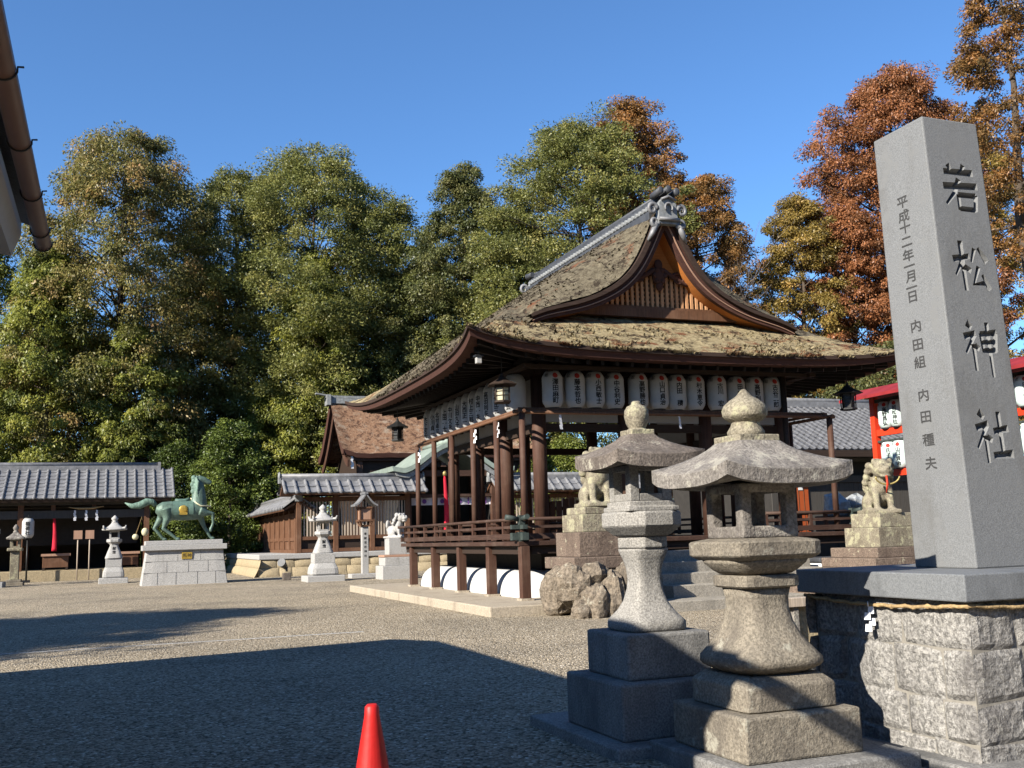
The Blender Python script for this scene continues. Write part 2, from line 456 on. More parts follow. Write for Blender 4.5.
LM = {
 'cedar':  leaf_mat('cedar_sprays_browning', [(0,(0.060,0.070,0.023)),(.45,(0.140,0.134,0.040)),(.75,(0.226,0.166,0.063)),(1,(0.333,0.185,0.090))]),
 'cypress':leaf_mat('cypress_sprays_yellow_green', [(0,(0.050,0.069,0.015)),(.5,(0.156,0.175,0.031)),(1,(0.299,0.280,0.056))]),
 'olive':  leaf_mat('evergreen_oak_leaves', [(0,(0.053,0.066,0.021)),(.5,(0.140,0.154,0.044)),(1,(0.267,0.247,0.083))]),
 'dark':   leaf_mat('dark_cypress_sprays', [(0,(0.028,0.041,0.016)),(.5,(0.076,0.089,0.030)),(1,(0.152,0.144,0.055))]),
 'brown':  leaf_mat('cedar_sprays_winter_brown', [(0,(0.068,0.050,0.018)),(.5,(0.204,0.106,0.035)),(1,(0.339,0.158,0.054))]),
 'rust':   leaf_mat('conifer_sprays_rust', [(0,(0.090,0.045,0.020)),(.5,(0.221,0.092,0.040)),(1,(0.353,0.152,0.069))]),
 'gold':   leaf_mat('conifer_sprays_olive_gold', [(0,(0.082,0.062,0.017)),(.5,(0.209,0.153,0.038)),(1,(0.348,0.226,0.071))]),
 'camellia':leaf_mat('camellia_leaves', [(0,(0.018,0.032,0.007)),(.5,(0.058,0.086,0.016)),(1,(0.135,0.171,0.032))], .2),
 'hedge':  leaf_mat('hedge_leaves', [(0,(0.043,0.061,0.010)),(.5,(0.113,0.139,0.026)),(1,(0.226,0.244,0.052))], .25),
}
from mathutils import noise as mnoise
# ------------------------------------------------------------------ ground
mb = MB()
xs = [-900,-300,-120,-60,-40,-20,-10,0,10,20,40,60,120,300,900]; ys = [-300,-60,-20,-5,0,5,10,20,30,40,60,90,150,400,1200]
mb.grid([[(x, y, 0) for x in xs] for y in ys], smooth=False)
gr = mb.build('gravel_ground', M['gravel']); tag(gr, kind='structure')
mb = MB(); mb.box(-9.0, 3.4, 14.88, 14.95, -.05, .006)
ed = mb.build('stone_edging', M['granite_new']); ed.rotation_euler = (0, 0, PHI)
tag(ed, kind='structure')
# soil and grass bank in front of the wood
mb = MB(); rg = random.Random(3)
rows = []
for j in range(7):
    row = []
    for i in range(45):
        x = -46 + i*2.1; y = 56 + j*3.0
        row.append((x, y, -.12 + .14*j + .12*rg.random()))
    rows.append(row)
mb.grid(rows)
M['soil'] = plain('leaf_litter_soil', (.13,.115,.05), .95, var=.4, scale=1.5, bmp=.05, bscale=6)
so = mb.build('earth_bank', M['soil']); tag(so, kind='structure')

# ------------------------------------------------------------------ the open dance hall
DC, TC = 10.55, 21.45
def PV(D, t): return D-DC, t-TC
hall = thing('worship_pavilion', 'open timber shrine pavilion with mossy bark gable roof, rails and rows of lanterns', 'pavilion', G(DC, TC))
def lerp_tab(tab, x):
    if x <= tab[0][0]: return tab[0][1]
    for (a0, b0), (a1, b1) in zip(tab, tab[1:]):
        if x <= a1: return b0 + (b1-b0)*(x-a0)/(a1-a0)
    return tab[-1][1]
GT = [(0,8.10),(.25,7.84),(.53,7.18),(.85,6.65),(1.2,6.33),(1.6,6.10),(2.0,5.92),(2.5,5.72),(3.1,5.48),(3.7,5.22),(4.3,4.95),(4.95,4.66)]
def smooth_tab(tab, n=200):
    xs = np.linspace(tab[0][0], tab[-1][0], n); ysv = np.array([lerp_tab(tab, x) for x in xs])
    k = np.ones(13)/13; yp = np.pad(ysv, 6, mode='reflect', reflect_type='odd'); return list(zip(xs, np.convolve(yp, k, 'valid')))
GS = smooth_tab(GT)
EX, EY = 4.95, 5.05
def g_side(w): return lerp_tab(GS, w)
GM = smooth_tab([(0,8.05),(1,7.38),(2,6.70),(3,6.03),(4,5.30),(4.95,4.62)])
def g_main(w): return lerp_tab(GM, w)
def f_front(e): return 4.62 + .43*e + .028*e*e
def lift(x, y):
    dx, dy = EX-abs(x), EY-abs(y)
    return .30*math.exp(-(max(dx,0)+max(dy,0))/1.05)
def warp(x, y, z):
    bx = 1 - .042*(1-min(1,abs(y)/EY)**4)*(abs(x)/EX)**3
    by = 1 - .030*(1-min(1,abs(x)/EX)**4)*(abs(y)/EY)**3
    return (x*bx, y*by, z)
def moss(x, y):
    p = Vector((x*2.2, y*2.2, 1.7)); q = Vector((x*9, y*9, 5.1))
    return .022*mnoise.noise(p) + .020*mnoise.noise(q)
YB = 3.45
step = .075
def axis(a0, a1): 
    n = max(2, int(round((a1-a0)/step))); return [a0+(a1-a0)*i/n for i in range(n+1)]
def main_z(x, y):
    # full slopes that roll down towards the gable verges
    w = abs(x); u = max(0.0, (abs(y)-1.7)/1.75); k = u**2.2
    low = min(f_front(EY-abs(y)), g_main(w))
    gv = g_side(w) + .10*math.exp(-((w-2.9)/.7)**2)
    zi = g_main(w)*(1-k) + gv*k
    b = min(1, max(0, (w-2.85)/.4)); b = b*b*(3-2*b)
    return zi*(1-b) + low*b
roofmb = MB()
def roof_pt(x, y, z, m=1.0): 
    return warp(x, y, z + lift(x, y) + moss(x, y)*m)
XA = axis(-EX, EX)
# both skirts, then the main slopes between the gables
for sgn in (-1, 1):
    YA = axis(-EY, -YB)
    roofmb.grid([[roof_pt(x, sgn*-y if sgn > 0 else y, min(g_main(abs(x)), f_front(y+EY))) for x in XA] for y in YA], flip=sgn > 0)
    YA2 = axis(-YB, -2.75); XB = axis(-3.02, 3.02)
    roofmb.grid([[roof_pt(x, -y if sgn > 0 else y, min(main_z(x, y)-.07, f_front(y+EY))) for x in XB] for y in YA2], flip=sgn > 0)

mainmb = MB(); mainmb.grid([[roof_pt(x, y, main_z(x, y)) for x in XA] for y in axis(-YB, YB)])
# tufts of moss standing on the bark
rg = random.Random(11)
for i in range(15000):
    x = rg.uniform(-EX, 3.6 if rg.random() < .6 else EX); y = rg.uniform(-EY, 2.5)
    if abs(x) < .3: continue
    if i % 5 == 0: y = -EY + rg.random()*.05
    elif i % 7 == 0: x = -EX + rg.random()*.05
    z = min(g_main(abs(x)), f_front(y+EY)) if y < -YB else main_z(x, y)
    if mnoise.noise(Vector((x*1.6, y*1.6, 9))) < -.12: continue
    p = Vector(roof_pt(x, y, z)); h = rg.uniform(.012, .045); a = rg.uniform(0, PI); w = rg.uniform(.012, .035)
    d = Vector((math.cos(a)*w, math.sin(a)*w, 0)); l = Vector((rg.uniform(-.05,.05), rg.uniform(-.07,.02), h))
    if y > -YB and abs(x) < 3.4: h *= .4; l.z *= .4
    (roofmb if y < -YB else mainmb).add([p-d-Vector((0,0,.01)), p+d-Vector((0,0,.01)), p+d*.4+l, p-d*.4+l], [(0,1,2,3)])
roof = roofmb.build('roof', M['moss_roof'], hall)
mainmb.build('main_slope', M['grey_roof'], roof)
tag(roof, 'bark roof overgrown with dry moss')
# eave edge
def perim(inset, dz, n=60):
    P = []
    for k in range(n): P.append((-EX+2*EX*k/n, -EY))
    for k in range(n): P.append((EX, -EY+2*EY*k/n))
    for k in range(n): P.append((EX-2*EX*k/n, EY))
    for k in range(n): P.append((-EX, EY-2*EY*k/n))
    out = []
    for x, y in P:
        z = min(g_main(abs(x)), f_front(EY-abs(y))) + lift(x, y)
        q = warp(x, y, z)
        sx = (EX-inset)/EX; sy = (EY-inset)/EY
        out.append((q[0]*sx, q[1]*sy, q[2]+dz))
    return out
def loop_strip(mb, A, B):
    n = len(A); mb.add(A+B, [(i, n+i, n+(i+1)%n, (i+1)%n) for i in range(n)])
mb = MB(); loop_strip(mb, perim(0, .03), perim(.0, -.045)); loop_strip(mb, perim(0, -.045), perim(.05, -.047))
mb.build('eave_thatch_cut', M['bark_cut'], roof)
mb = MB(); loop_strip(mb, perim(.04, -.045), perim(.08, -.165)); loop_strip(mb, perim(.08, -.165), perim(.35, -.17))
mb.build('eave_board', M['bark_edge'], roof)
# underside: soffit with rafters
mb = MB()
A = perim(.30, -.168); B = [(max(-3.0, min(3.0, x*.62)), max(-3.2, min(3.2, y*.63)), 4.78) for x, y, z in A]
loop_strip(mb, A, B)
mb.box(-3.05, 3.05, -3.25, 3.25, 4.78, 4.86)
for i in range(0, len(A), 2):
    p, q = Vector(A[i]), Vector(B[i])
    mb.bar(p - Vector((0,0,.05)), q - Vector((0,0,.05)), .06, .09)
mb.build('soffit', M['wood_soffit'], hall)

# gables
def verge_curve(off):
    pts = []
    W = np.linspace(0, 3.12, 120)
    z = np.array([g_side(w) + .10*math.exp(-((w-2.9)/.7)**2) + lift(w, YB) for w in W])
    dz = np.gradient(z, W); L = np.hypot(1, dz)
    o_ = off*(1 - .42*W/3.12)
    ox = W + o_*dz/L; oz = z - o_/L
    P = [(a, b) for a, b in zip(ox, oz)]
    Q = []
    for (a0, b0), (a1, b1) in zip(P, P[1:]):
        if a0 < 0 <= a1: Q.append((0, b0 + (b1-b0)*(-a0)/(a1-a0)))
        if a1 > 0: Q.append((a1, b1))
    if off == 0: Q = [(0, z[0])] + Q
    Q = np.array(Q); s = np.r_[0, np.cumsum(np.hypot(*np.diff(Q, axis=0).T))]; t = np.linspace(0, s[-1], 44)
    return [(np.interp(v, s, Q[:,0]), np.interp(v, s, Q[:,1])) for v in t]
def barge(mb, o0, o1, y0, y1, both=True):
    A, B = verge_curve(o0), verge_curve(o1)
    for sx in (-1, 1):
        vs = []; n = len(A)
        for (a, b) in zip(A, B):
            vs += [(sx*a[0], y0, a[1]), (sx*b[0], y0, b[1]), (sx*a[0], y1, a[1]), (sx*b[0], y1, b[1])]
        fs = []
        for i in range(n-1):
            k = 4*i; m = k+4
            for q in ((k, k+1, m+1, m), (k+1, k+3, m+3, m+1), (k+2, k, m, m+2), (k+3, k+2, m+2, m+3)):
                fs.append(q if sx > 0 else q[::-1])
        mb.add(vs, fs)
for sg in (-1, 1):
    def Y(v): return v if sg < 0 else -v
    mb = MB(); barge(mb, .045, .15, Y(-YB-.03), Y(-2.85)); mb.build('verge_thatch', M['bark_cut'], hall)
    mb = MB(); barge(mb, .155, .36, Y(-YB+.05), Y(-YB+.16)); b1 = mb.build('bargeboard', M['bark_edge'], hall)
    mb = MB(); barge(mb, .25, .272, Y(-YB+.02), Y(-YB+.048)); mb.build('bargeboard_trim', M['wood_pale'], b1)
    mb = MB(); barge(mb, .27, .335, Y(-YB+.165), Y(-2.88)); mb.build('gable_soffit', M['wood_orange'], hall)
    # wall of the gable: sill board, lattice, dark backing
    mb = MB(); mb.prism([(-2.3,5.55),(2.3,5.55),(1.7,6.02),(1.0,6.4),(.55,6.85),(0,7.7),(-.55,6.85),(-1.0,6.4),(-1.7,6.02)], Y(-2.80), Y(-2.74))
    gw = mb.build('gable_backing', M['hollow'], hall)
    mb = MB(); mb.box(-2.1, 2.1, min(Y(-3.02),Y(-2.86)), max(Y(-3.02),Y(-2.86)), 5.72, 5.90)
    mb.box(-1.75, 1.75, min(Y(-3.0),Y(-2.88)), max(Y(-3.0),Y(-2.88)), 5.905, 5.955)
    mb.build('gable_sill', M['wood_fence'], hall)
    mb = MB()
    k = 0
    x = -1.54
    while x < 1.55:
        top = min(6.62, lerp_tab([(0,7.2),(.5,6.75),(.85,6.5),(1.2,6.3),(1.6,6.1)], abs(x)))
        mb.box(x-.029, x+.029, min(Y(-2.97),Y(-2.91)), max(Y(-2.97),Y(-2.91)), 5.955, top)
        x += .118
    z = 6.06
    while z < 6.62:
        h = lerp_tab([(5.98,1.5),(6.3,1.05),(6.65,.6)], z)
        mb.box(-h, h, min(Y(-2.905),Y(-2.87)), max(Y(-2.905),Y(-2.87)), z, z+.035); z += .10
    mb.build('gable_lattice', M['wood_tan'], hall)
    # upper panel and carved pendant
    mb = MB(); mb.prism([(-.55,6.66),(.55,6.66),(.30,7.0),(0,7.55),(-.30,7.0)], min(Y(-2.95),Y(-2.87)), max(Y(-2.95),Y(-2.87)))
    mb.build('gable_panel', M['wood_orange'], hall)
    mb = MB(); yy = Y(-3.06)
    for sx in (-1, 1):
        pts = []
        for i in range(26):
            a = i/25*3.6*PI; r = .16*(1-i/29)
            pts.append((sx*(.46 - r*math.cos(a)*1.0), yy, 6.56 + r*math.sin(a)*.85))
        mb.tube(pts, [.042*(1-i/40) for i in range(26)], 6)
        mb.tube([(sx*.1, yy, 6.74), (sx*.3, yy, 6.62), (sx*.62, yy, 6.46), (sx*.85, yy, 6.42)], [.06,.055,.045,.02], 6)
    mb.ell((0, yy, 6.60), (.17, .06, .20), 14, 8); mb.ell((0, yy, 6.40), (.09, .05, .12), 12, 8)
    mb.ell((0, yy, 6.84), (.10, .05, .13), 12, 8)
    for a in range(6): mb.ell((.13*math.cos(a*PI/3), Y(-3.11), 6.6+.14*math.sin(a*PI/3)), (.05,.03,.05), 8, 6)
    mb.build('carved_pendant', M['bark_edge'], hall)

# tiled ridge and its end ornaments
mb = MB()
mb.box(-.30, .30, -3.3, 3.55, 7.74, 7.92); mb.box(-.20, .20, -3.3, 3.55, 7.92, 8.06)
ridge = mb.build('ridge', M['tile_dark'], hall, bevel=.01)
mb = MB()
y = -3.15
while y < 3.5:
    for sx in (-1, 1):
        mb.tube([(sx*.13, y, 8.03), (sx*.27, y, 8.01)], .05, 8)
    y += .16
mb.build('tile_ends', M['tile_light'], ridge)
mb = MB(); mb.box(-.15, .15, -3.3, 3.55, 8.12, 8.22); mb.tube([(0,-3.35,8.26),(0,3.6,8.26)], .08, 10)
mb.box(-.22, .22, -3.3, 3.55, 8.06, 8.12)
mb.build('ridge_cap', M['tile_dark'], ridge)
def oni(y0, s):
    mb = MB()
    mb.prism([(-.30,8.10),(.30,8.10),(.26,8.3),(.24,8.56),(.12,8.68),(0,8.73),(-.12,8.68),(-.24,8.56),(-.26,8.3)], y0, y0+s*.14)
    o = mb.build('ridge_end_ornament', M['tile_light'], hall, bevel=.012)
    mb = MB()
    yy = y0 - s*.04
    ring = [(.10*math.cos(a), yy, 8.45+.10*math.sin(a)) for a in np.linspace(-.6, PI+.6, 14)]
    mb.tube(ring, .026, 6)
    mb.tube([(-.2,yy,8.62),(0,yy,8.70),(.2,yy,8.62)], .03, 6); mb.tube([(-.28,yy,8.2),(.28,yy,8.2)], .04, 6)
    for sx in (-1, 1):
        for cx, cz, r0, tn in ((.40, 8.42, .13, 1), (.36, 8.14, .11, -1)):
            pts = []
            for i in range(22):
                a = i/21*3.2*PI; r = r0*(1-i/25)
                pts.append((sx*(cx - r*math.cos(a)), y0+s*.04, cz + tn*r*math.sin(a)))
            mb.tube(pts, [.055*(1-i/34) for i in range(22)], 7)
        mb.tube([(sx*.3,y0+s*.05,8.1),(sx*.42,y0+s*.06,7.9),(sx*.52,y0+s*.12,7.74)], [.07,.065,.03], 7)
    mb.build('scroll', M['tile'], o)
    mb = MB()
    for cx, cz in ((-.22, 8.80), (0, 8.84), (.22, 8.80)):
        mb.tube([(cx, y0+s*.3, cz-.02), (cx, y0-s*.06, cz+.01)], .075, 10)
        mb.ell((cx, y0-s*.06, cz+.01), (.085,.03,.085), 10, 6)
    mb.build('top_roll_tile', M['tile_dark'], o)
oni(-3.58, 1); oni(3.66, -1)
for o in hall.children:
    if o.name.startswith('ridge_end_ornament'): o.location.z = -.36; o.scale = (.86, 1, .98)

# deck, posts, mound, platform
mb = MB(); mb.box(*PV(5.78, 0)[:1], PV(15.35, 0)[0], PV(0,16.12)[1], PV(0,26.9)[1], -.05, .16)
mb.build('stone_platform', M['platform'], hall, bevel=.02)
mb = MB()
x0, x1, y0, y1 = PV(7.05,0)[0], PV(14.05,0)[0], PV(0,17.85)[1], PV(0,25.1)[1]
rings = []
prof = [(0.0, .16)] + [(.42*(1-math.cos(a)), .16+.48*math.sin(a)) for a in np.linspace(.12, PI/2, 12)]
for ins, z in prof:
    ring = []; cr = .5
    for cx, cy, a0 in ((x1-cr,y0+cr,-90),(x1-cr,y1-cr,0),(x0+cr,y1-cr,90),(x0+cr,y0+cr,180)):
        for k in range(7):
            a = R(a0 + 15*k); r = max(.01, cr - ins*.72)
            ring.append((cx + r*math.cos(a) + (0), cy + r*math.sin(a), z))
    mx, my = (x0+x1)/2, (y0+y1)/2
    e = ins*.28
    rings.append([(x + (e if x < mx else -e), y + (e if y < my else -e), z) for x, y, z in ring])
n = len(rings[0]); vs = [p for r_ in rings for p in r_]; fs = []
for i in range(len(rings)-1):
    for k in range(n): fs.append((i*n+k, i*n+(k+1)%n, (i+1)*n+(k+1)%n, (i+1)*n+k))
fs.append(tuple((len(rings)-1)*n+k for k in range(n)))
mb.add(vs, fs, True); mb.sm[-1] = False
mb.build('plaster_mound', M['plaster'], hall)
mb = MB(); mb.box(-3.78, 3.78, -4.18, 3.95, 1.12, 1.20)
deck = mb.build('deck', M['wood_y'], hall, bevel=.008)
mb = MB()
for s in (-1, 1):
    mb.box(min(s*3.66,s*3.52), max(s*3.66,s*3.52), -4.05, 3.85, .97, 1.115)
    mb.box(-3.5, 3.5, min(-.1+s*3.85,-.1+s*3.99), max(-.1+s*3.85,-.1+s*3.99), .97, 1.115)
for k in range(9): mb.box(-3.5, 3.5, -3.6+k*.85, -3.5+k*.85, .99, 1.115)
mb.build('floor_joists', M['wood_dark'], hall)
mb = MB(); mb.box(-2.9, 2.9, -3.1, 2.9, .6, 1.1); mb.build('under_deck_shade', M['hollow'], hall)  # dark box added where only shade lies between mound and deck
postb = MB(); postb.box(-.085, .085, -.085, .085, .165, 1.115); pm = postb.mesh('deck_post', M['wood'])
shoe = MB(); shoe.box(-.12, .12, -.12, .12, .155, .20); sm_ = shoe.mesh('post_shoe', M['platform'])
for (D, t) in [(6.88,17.3),(6.90,19.1),(6.90,20.95),(6.90,22.85),(6.90,24.7)] + [(14.2,17.3),(14.2,19.1),(14.2,20.95),(14.2,22.85),(14.2,24.7)] + [(8.75,17.3),(12.35,17.3)]:
    x, y = PV(D, t)
    o = link('deck_post', pm, hall, bevel=.01); o.location = (x, y, 0)
    q = link('post_shoe', sm_, o)
# columns
cb = MB(); cb.tube([(0,0,1.2),(0,0,4.45)], .14, 14); cmesh = cb.mesh('column', M['wood'])
CX = [-2.82, -.94, .94, 2.82]; CY = [-3.0, -1.18, .64, 2.46]
for i, x in enumerate(CX):
    for j, y in enumerate(CY):
        if i in (0, 3) or j in (0, 3):
            o = link('column', cmesh, hall); o.location = (x, y, 0)
mb = MB()
for x in (-2.82, 2.82): mb.box(x-.09, x+.09, -3.4, 2.86, 4.40, 4.62); mb.box(x-.06, x+.06, -3.0, 2.46, 3.30, 3.48)
mb.build('side_beams', M['wood_dark'], hall)
mb = MB()
for y in (-3.0, 2.46): mb.box(-3.2, 3.2, y-.085, y+.085, 4.405, 4.615); mb.box(-2.82, 2.82, y-.055, y+.055, 3.31, 3.47)
mb.build('cross_beams', M['wood_dark'], hall)
mb = MB()   # pale infill boards above the beams
for i in range(3):
    mb.box(CX[i]+.15, CX[i+1]-.15, -3.02, -2.98, 3.50, 4.39)
    mb.box(-2.84, -2.80, CY[i]+.15, CY[i+1]-.15, 3.50, 4.39); mb.box(2.80, 2.84, CY[i]+.15, CY[i+1]-.15, 3.50, 4.39)
mb.build('transom_panel', M['greyplaster'], hall)
for x in CX + [-3.3, 3.3]:
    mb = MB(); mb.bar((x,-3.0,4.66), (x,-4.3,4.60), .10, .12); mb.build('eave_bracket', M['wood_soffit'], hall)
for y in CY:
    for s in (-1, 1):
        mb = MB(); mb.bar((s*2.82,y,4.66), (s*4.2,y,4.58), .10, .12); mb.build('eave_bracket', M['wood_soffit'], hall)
# outer poles carrying the lantern rails
pb = MB(); pb.tube([(0,0,1.2),(0,0,3.55)], .062, 10); pmesh = pb.mesh('lantern_pole', M['wood'])
PY = [-4.02, -2.65, -1.23, .24, 1.58, 2.98]
for y in PY:
    for x in (-3.58, 3.32):
        o = link('lantern_pole', pmesh, hall); o.location = (x, y, 0)
pb = MB(); pb.tube([(0,0,1.2),(0,0,4.5)], .06, 10)
o = pb.build('lantern_pole', M['wood_dark'], hall); o.location = (2.42, -3.75, 0)
mb = MB()
for s in (-3.58, 3.32): mb.tube([(s,-4.15,3.57),(s,3.1,3.57)], .035, 8)
mb.tube([(-3.75,-4.02,3.565),(3.45,-4.02,3.565)], .038, 8)
for s in (-3.50, 3.25): mb.tube([(s,-3.95,3.64),(s,3.1,3.64)], .03, 8)
mb.tube([(-3.6,-3.90,3.635),(3.35,-3.90,3.635)], .03, 8)
mb.build('lantern_rail', M['wood_fence'], hall)
mb = MB()
mb.box(-3.45, -3.30, -3.9, 3.0, 4.43, 4.50); mb.box(3.0, 3.15, -3.9, 3.0, 4.43, 4.50); mb.box(-3.4, 3.1, -3.82, -3.68, 4.43, 4.50)
for x in CX: mb.box(x-.04, x+.04, -3.7, -3.0, 4.40, 4.428)
for y in CY:
    mb.box(-3.4, -2.8, y-.04, y+.04, 4.40, 4.428)
mb.build('lantern_hanging_beam', M['wood_dark'], hall)
# railing round the deck
def rail(p, q, ext0, ext1):
    p, q = Vector(p), Vector(q); d = (q-p).normalized(); L = (q-p).length
    mb = MB()
    mb.tube([p+Vector((0,0,.40))-d*ext0, q+Vector((0,0,.40))+d*ext1], .032, 8)
    mb.bar(p+Vector((0,0,.26))-d*ext0*.6, q+Vector((0,0,.26))+d*ext1*.6, .06, .05)
    mb.bar(p+Vector((0,0,.09))-d*ext0*.6, q+Vector((0,0,.09))+d*ext1*.6, .10, .10)
    o = mb.build('railing', M['wood_y'] if abs(d.y) > .5 else M['wood_x'], hall)
    n = max(1, round(L/.92))
    pb = MB(); pb.box(-.035,.035,-.035,.035,.02,.37); m_ = pb.mesh('baluster', M['wood'])
    for k in range(n+1):
        b_ = link('baluster', m_, o); b_.location = p + d*(L*k/n)
zt = 1.2
rail((-3.68,-4.08,zt), (-3.68,3.85,zt), .2, .2); rail((3.68,-4.08,zt), (3.68,3.85,zt), .2, .2)
rail((-3.68,-4.08,zt), (-1.55,-4.08,zt), .2, 0); rail((1.55,-4.08,zt), (3.68,-4.08,zt), 0, .2)
rail((-3.68,3.85,zt), (3.68,3.85,zt), .2, .2)
for sx in (-1, 1):
    mb = MB()
    mb.box(-.075,.075,-.075,.075,.0,.17); mb.box(-.06,.06,-.06,.06,-.16,-.02); mb.box(-.055,.055,-.055,.055,.3,.47)
    for d in (Vector((-sx*-1,0,0)), Vector((0,-1,0))):
        mb.tube([d*.05+Vector((0,0,.40)), d*.30+Vector((0,0,.44))], [.045,.05], 8)
        mb.bar(d*.04+Vector((0,0,.26)), d*.2+Vector((0,0,.26)), .085, .075); mb.bar(d*.04+Vector((0,0,.09)), d*.2+Vector((0,0,.09)), .12, .13)
    o = mb.build('corner_fitting', M['copper_dark'], hall); o.location = (sx*3.68, -4.08, zt)
# notice board leaning inside, dark cabinet, inner ceiling beams
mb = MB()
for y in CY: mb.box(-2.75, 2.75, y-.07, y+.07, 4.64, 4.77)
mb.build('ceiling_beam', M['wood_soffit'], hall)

# ------------------------------------------------------------------ stone steps up to the hall
st = thing('stone_steps', 'grey stone steps rising to the front of the open hall', 'steps', G(10.6, 15.3))
for k in range(5):
    mb = MB(); mb.box(-1.65, 1.75, .36*k, .36*(k+1)+.04, 0, .19+.19*k) if k else mb.box(-2.2, 2.6, -.35, .36, -.03, .17)
    mb.build('step', M['step'], st, bevel=.015)
# ------------------------------------------------------------------ paper lanterns
def lantern_body(r, h, n=20):
    mb = MB(); prof = []
    k = 26
    for i in range(k+1):
        u = i/k; z = -h/2 + h*u
        e = abs(2*u-1)
        rr = r*(1 - .34*max(0, e-.62)**1.6/.38**1.6) + (.0035 if i % 2 else 0)
        prof.append((rr, z))
    mb.lathe(prof, n); return mb
LB = lantern_body(.20, .70).mesh('paper_body', M['lantern_paper'])
LBR = lantern_body(.20, .70).mesh('paper_body', M['rack_paper'])
c_ = MB(); c_.lathe([(.125,.34),(.135,.352),(.135,.375),(.12,.385)], 16); c_.tube([(0,0,.38),(0,0,.47)], .008, 5)
LC = c_.mesh('top_rim', M['black_metal'])
c_ = MB(); c_.lathe([(.12,-.375),(.13,-.37),(.13,-.352),(.125,-.34)], 16)
LC2 = c_.mesh('bottom_rim', M['black_metal'])
def on_cyl(r, ang0):
    def fn(x, z):
        a = ang0 + x/r
        e = abs(z/.35); rr = r*(1 - .34*max(0, e-.62)**1.6/.38**1.6) + .008
        return (rr*math.sin(a), -rr*math.cos(a), z)
    return fn
def paper_lantern(name_text, label, loc, rz, group, scale=1.0, ang=R(-4), crest=True, side_text='献', tsize=.125, body=None):
    t = thing('paper_lantern', label, 'lantern', loc, rz, group)
    t.scale = (scale,)*3
    link('paper_body', body or LB, t); link('top_rim', LC, t); link('bottom_rim', LC2, t)
    fn = on_cyl(.20, ang)
    n = len(name_text); pit = min(.125, .48/n)
    mb = MB(); column_text(mb, name_text, 0, .19, min(tsize, pit*1.05), pit, fn, .022)
    if side_text:
        vs, fs = text2d(side_text, 0); f2 = on_cyl(.20, ang - R(52))
        mb.add([f2(x*.085, z*.085+.265) for x, z in vs], fs)
    mb.build('lettering', M['ink'], t)
    if crest:
        mb = MB(); ring = []
        seg = 20
        pts = [fn(.052*math.cos(2*PI*k/seg), .255+.052*math.sin(2*PI*k/seg)) for k in range(seg)]
        mb.add([fn(0, .255)] + pts, [(0, 1+k, 1+(k+1)%seg) for k in range(seg)])
        mb.build('crest', M['crest'], t)
    return t
front_names = ['澤田麻町','藤本哲也','小西敏士','中谷利史','高野勝也','山口貞治','内田 積','村木恵令','古川 宏','田中一','高野利三','古谷二郎']
front_D = [7.81,8.28,8.70,9.13,9.66,10.12,10.53,10.96,11.48,11.93,12.37,12.81]
ORD = ['first','second','third','fourth','fifth','sixth','seventh','eighth','ninth','tenth','eleventh','twelfth']
for i, (nm, D) in enumerate(zip(front_names, front_D)):
    paper_lantern(nm, 'white paper lantern with red crest, %s from left on the pavilion front' % ORD[i], G(D, 17.9, 4.06+.005*(i % 3)), PHI + R(rng.uniform(-7, 9)), 'paper lanterns under the front eave', 1.0)
left_names = ['高田安五','大石庄三','高田利夫','中西一夫','村上三郎','大西正一','山田久子','中川文夫','上田一士','北村卓司','小川貞一','木下安子']
left_t = [18.45,19.12,19.66,20.16,20.65,21.12,21.62,22.10,22.58,23.06,23.54,24.05]
for i, (nm, t) in enumerate(zip(left_names, left_t)):
    paper_lantern(nm, 'white paper lantern on the pavilion side, %s back from the front corner' % ORD[i], G(7.25, t, 4.03+.004*(i % 3)), PHI - PI/2 + R(rng.uniform(-6, 6)), 'paper lanterns under the side eave', 1.08, ang=R(25), crest=False)

# ------------------------------------------------------------------ hanging metal lanterns at the eaves
def hang_lantern(label, loc, zhook, s=1.0, pane='glow_pane', metal='black_metal'):
    t = thing('hanging_lantern', label, 'hanging lantern', loc, PHI + R(15), 'iron lanterns hung from the eave corners')
    mb = MB(); mb.lathe([(.30*s,.0),(.31*s,.012*s),(.16*s,.09*s),(.07*s,.15*s),(.03*s,.20*s),(.035*s,.22*s),(.012*s,.25*s)], 6, smooth=False)
    mb.build('roof', M[metal], t)
    mb = MB()
    for k in range(6):
        a = 2*PI*k/6; mb.tube([(.145*s*math.cos(a), .145*s*math.sin(a), -.30*s), (.155*s*math.cos(a), .155*s*math.sin(a), .005*s)], .012*s, 5)
    mb.lathe([(.15*s,-.34*s),(.175*s,-.33*s),(.175*s,-.30*s),(.15*s,-.29*s)], 6, smooth=False); mb.lathe([(.158*s,-.05*s),(.162*s,-.03*s),(.162*s,-.0*s)], 6, smooth=False)
    for z in (-.12,-.20): mb.lathe([(.147*s,z*s),(.150*s,z*s+.01*s)], 6, smooth=False)
    mb.build('frame', M[metal], t)
    mb = MB(); mb.lathe([(.125*s,-.29*s),(.13*s,-.04*s)], 6, smooth=False); mb.build('pane', M[pane], t)
    mb = MB(); mb.tube([(0,0,.24*s),(0,0,zhook-loc[2])], .008, 5); mb.build('hanger', M['black_metal'], t)
    return t
hang_lantern('pale paned iron lantern hanging at the near left corner beam of the pavilion', G(6.55, 17.3, 4.02), 4.65, .95, metal='wood_dark')
hang_lantern('small dark iron lantern hanging at the far left eave corner, against the rusty roof', G(6.3, 23.8, 3.95), 4.5, .95, 'black_metal')
hang_lantern('dark iron lantern hanging at the right eave corner before the grey tiled roof', G(14.2, 17.2, 4.02), 4.6, 1.0, 'black_metal')
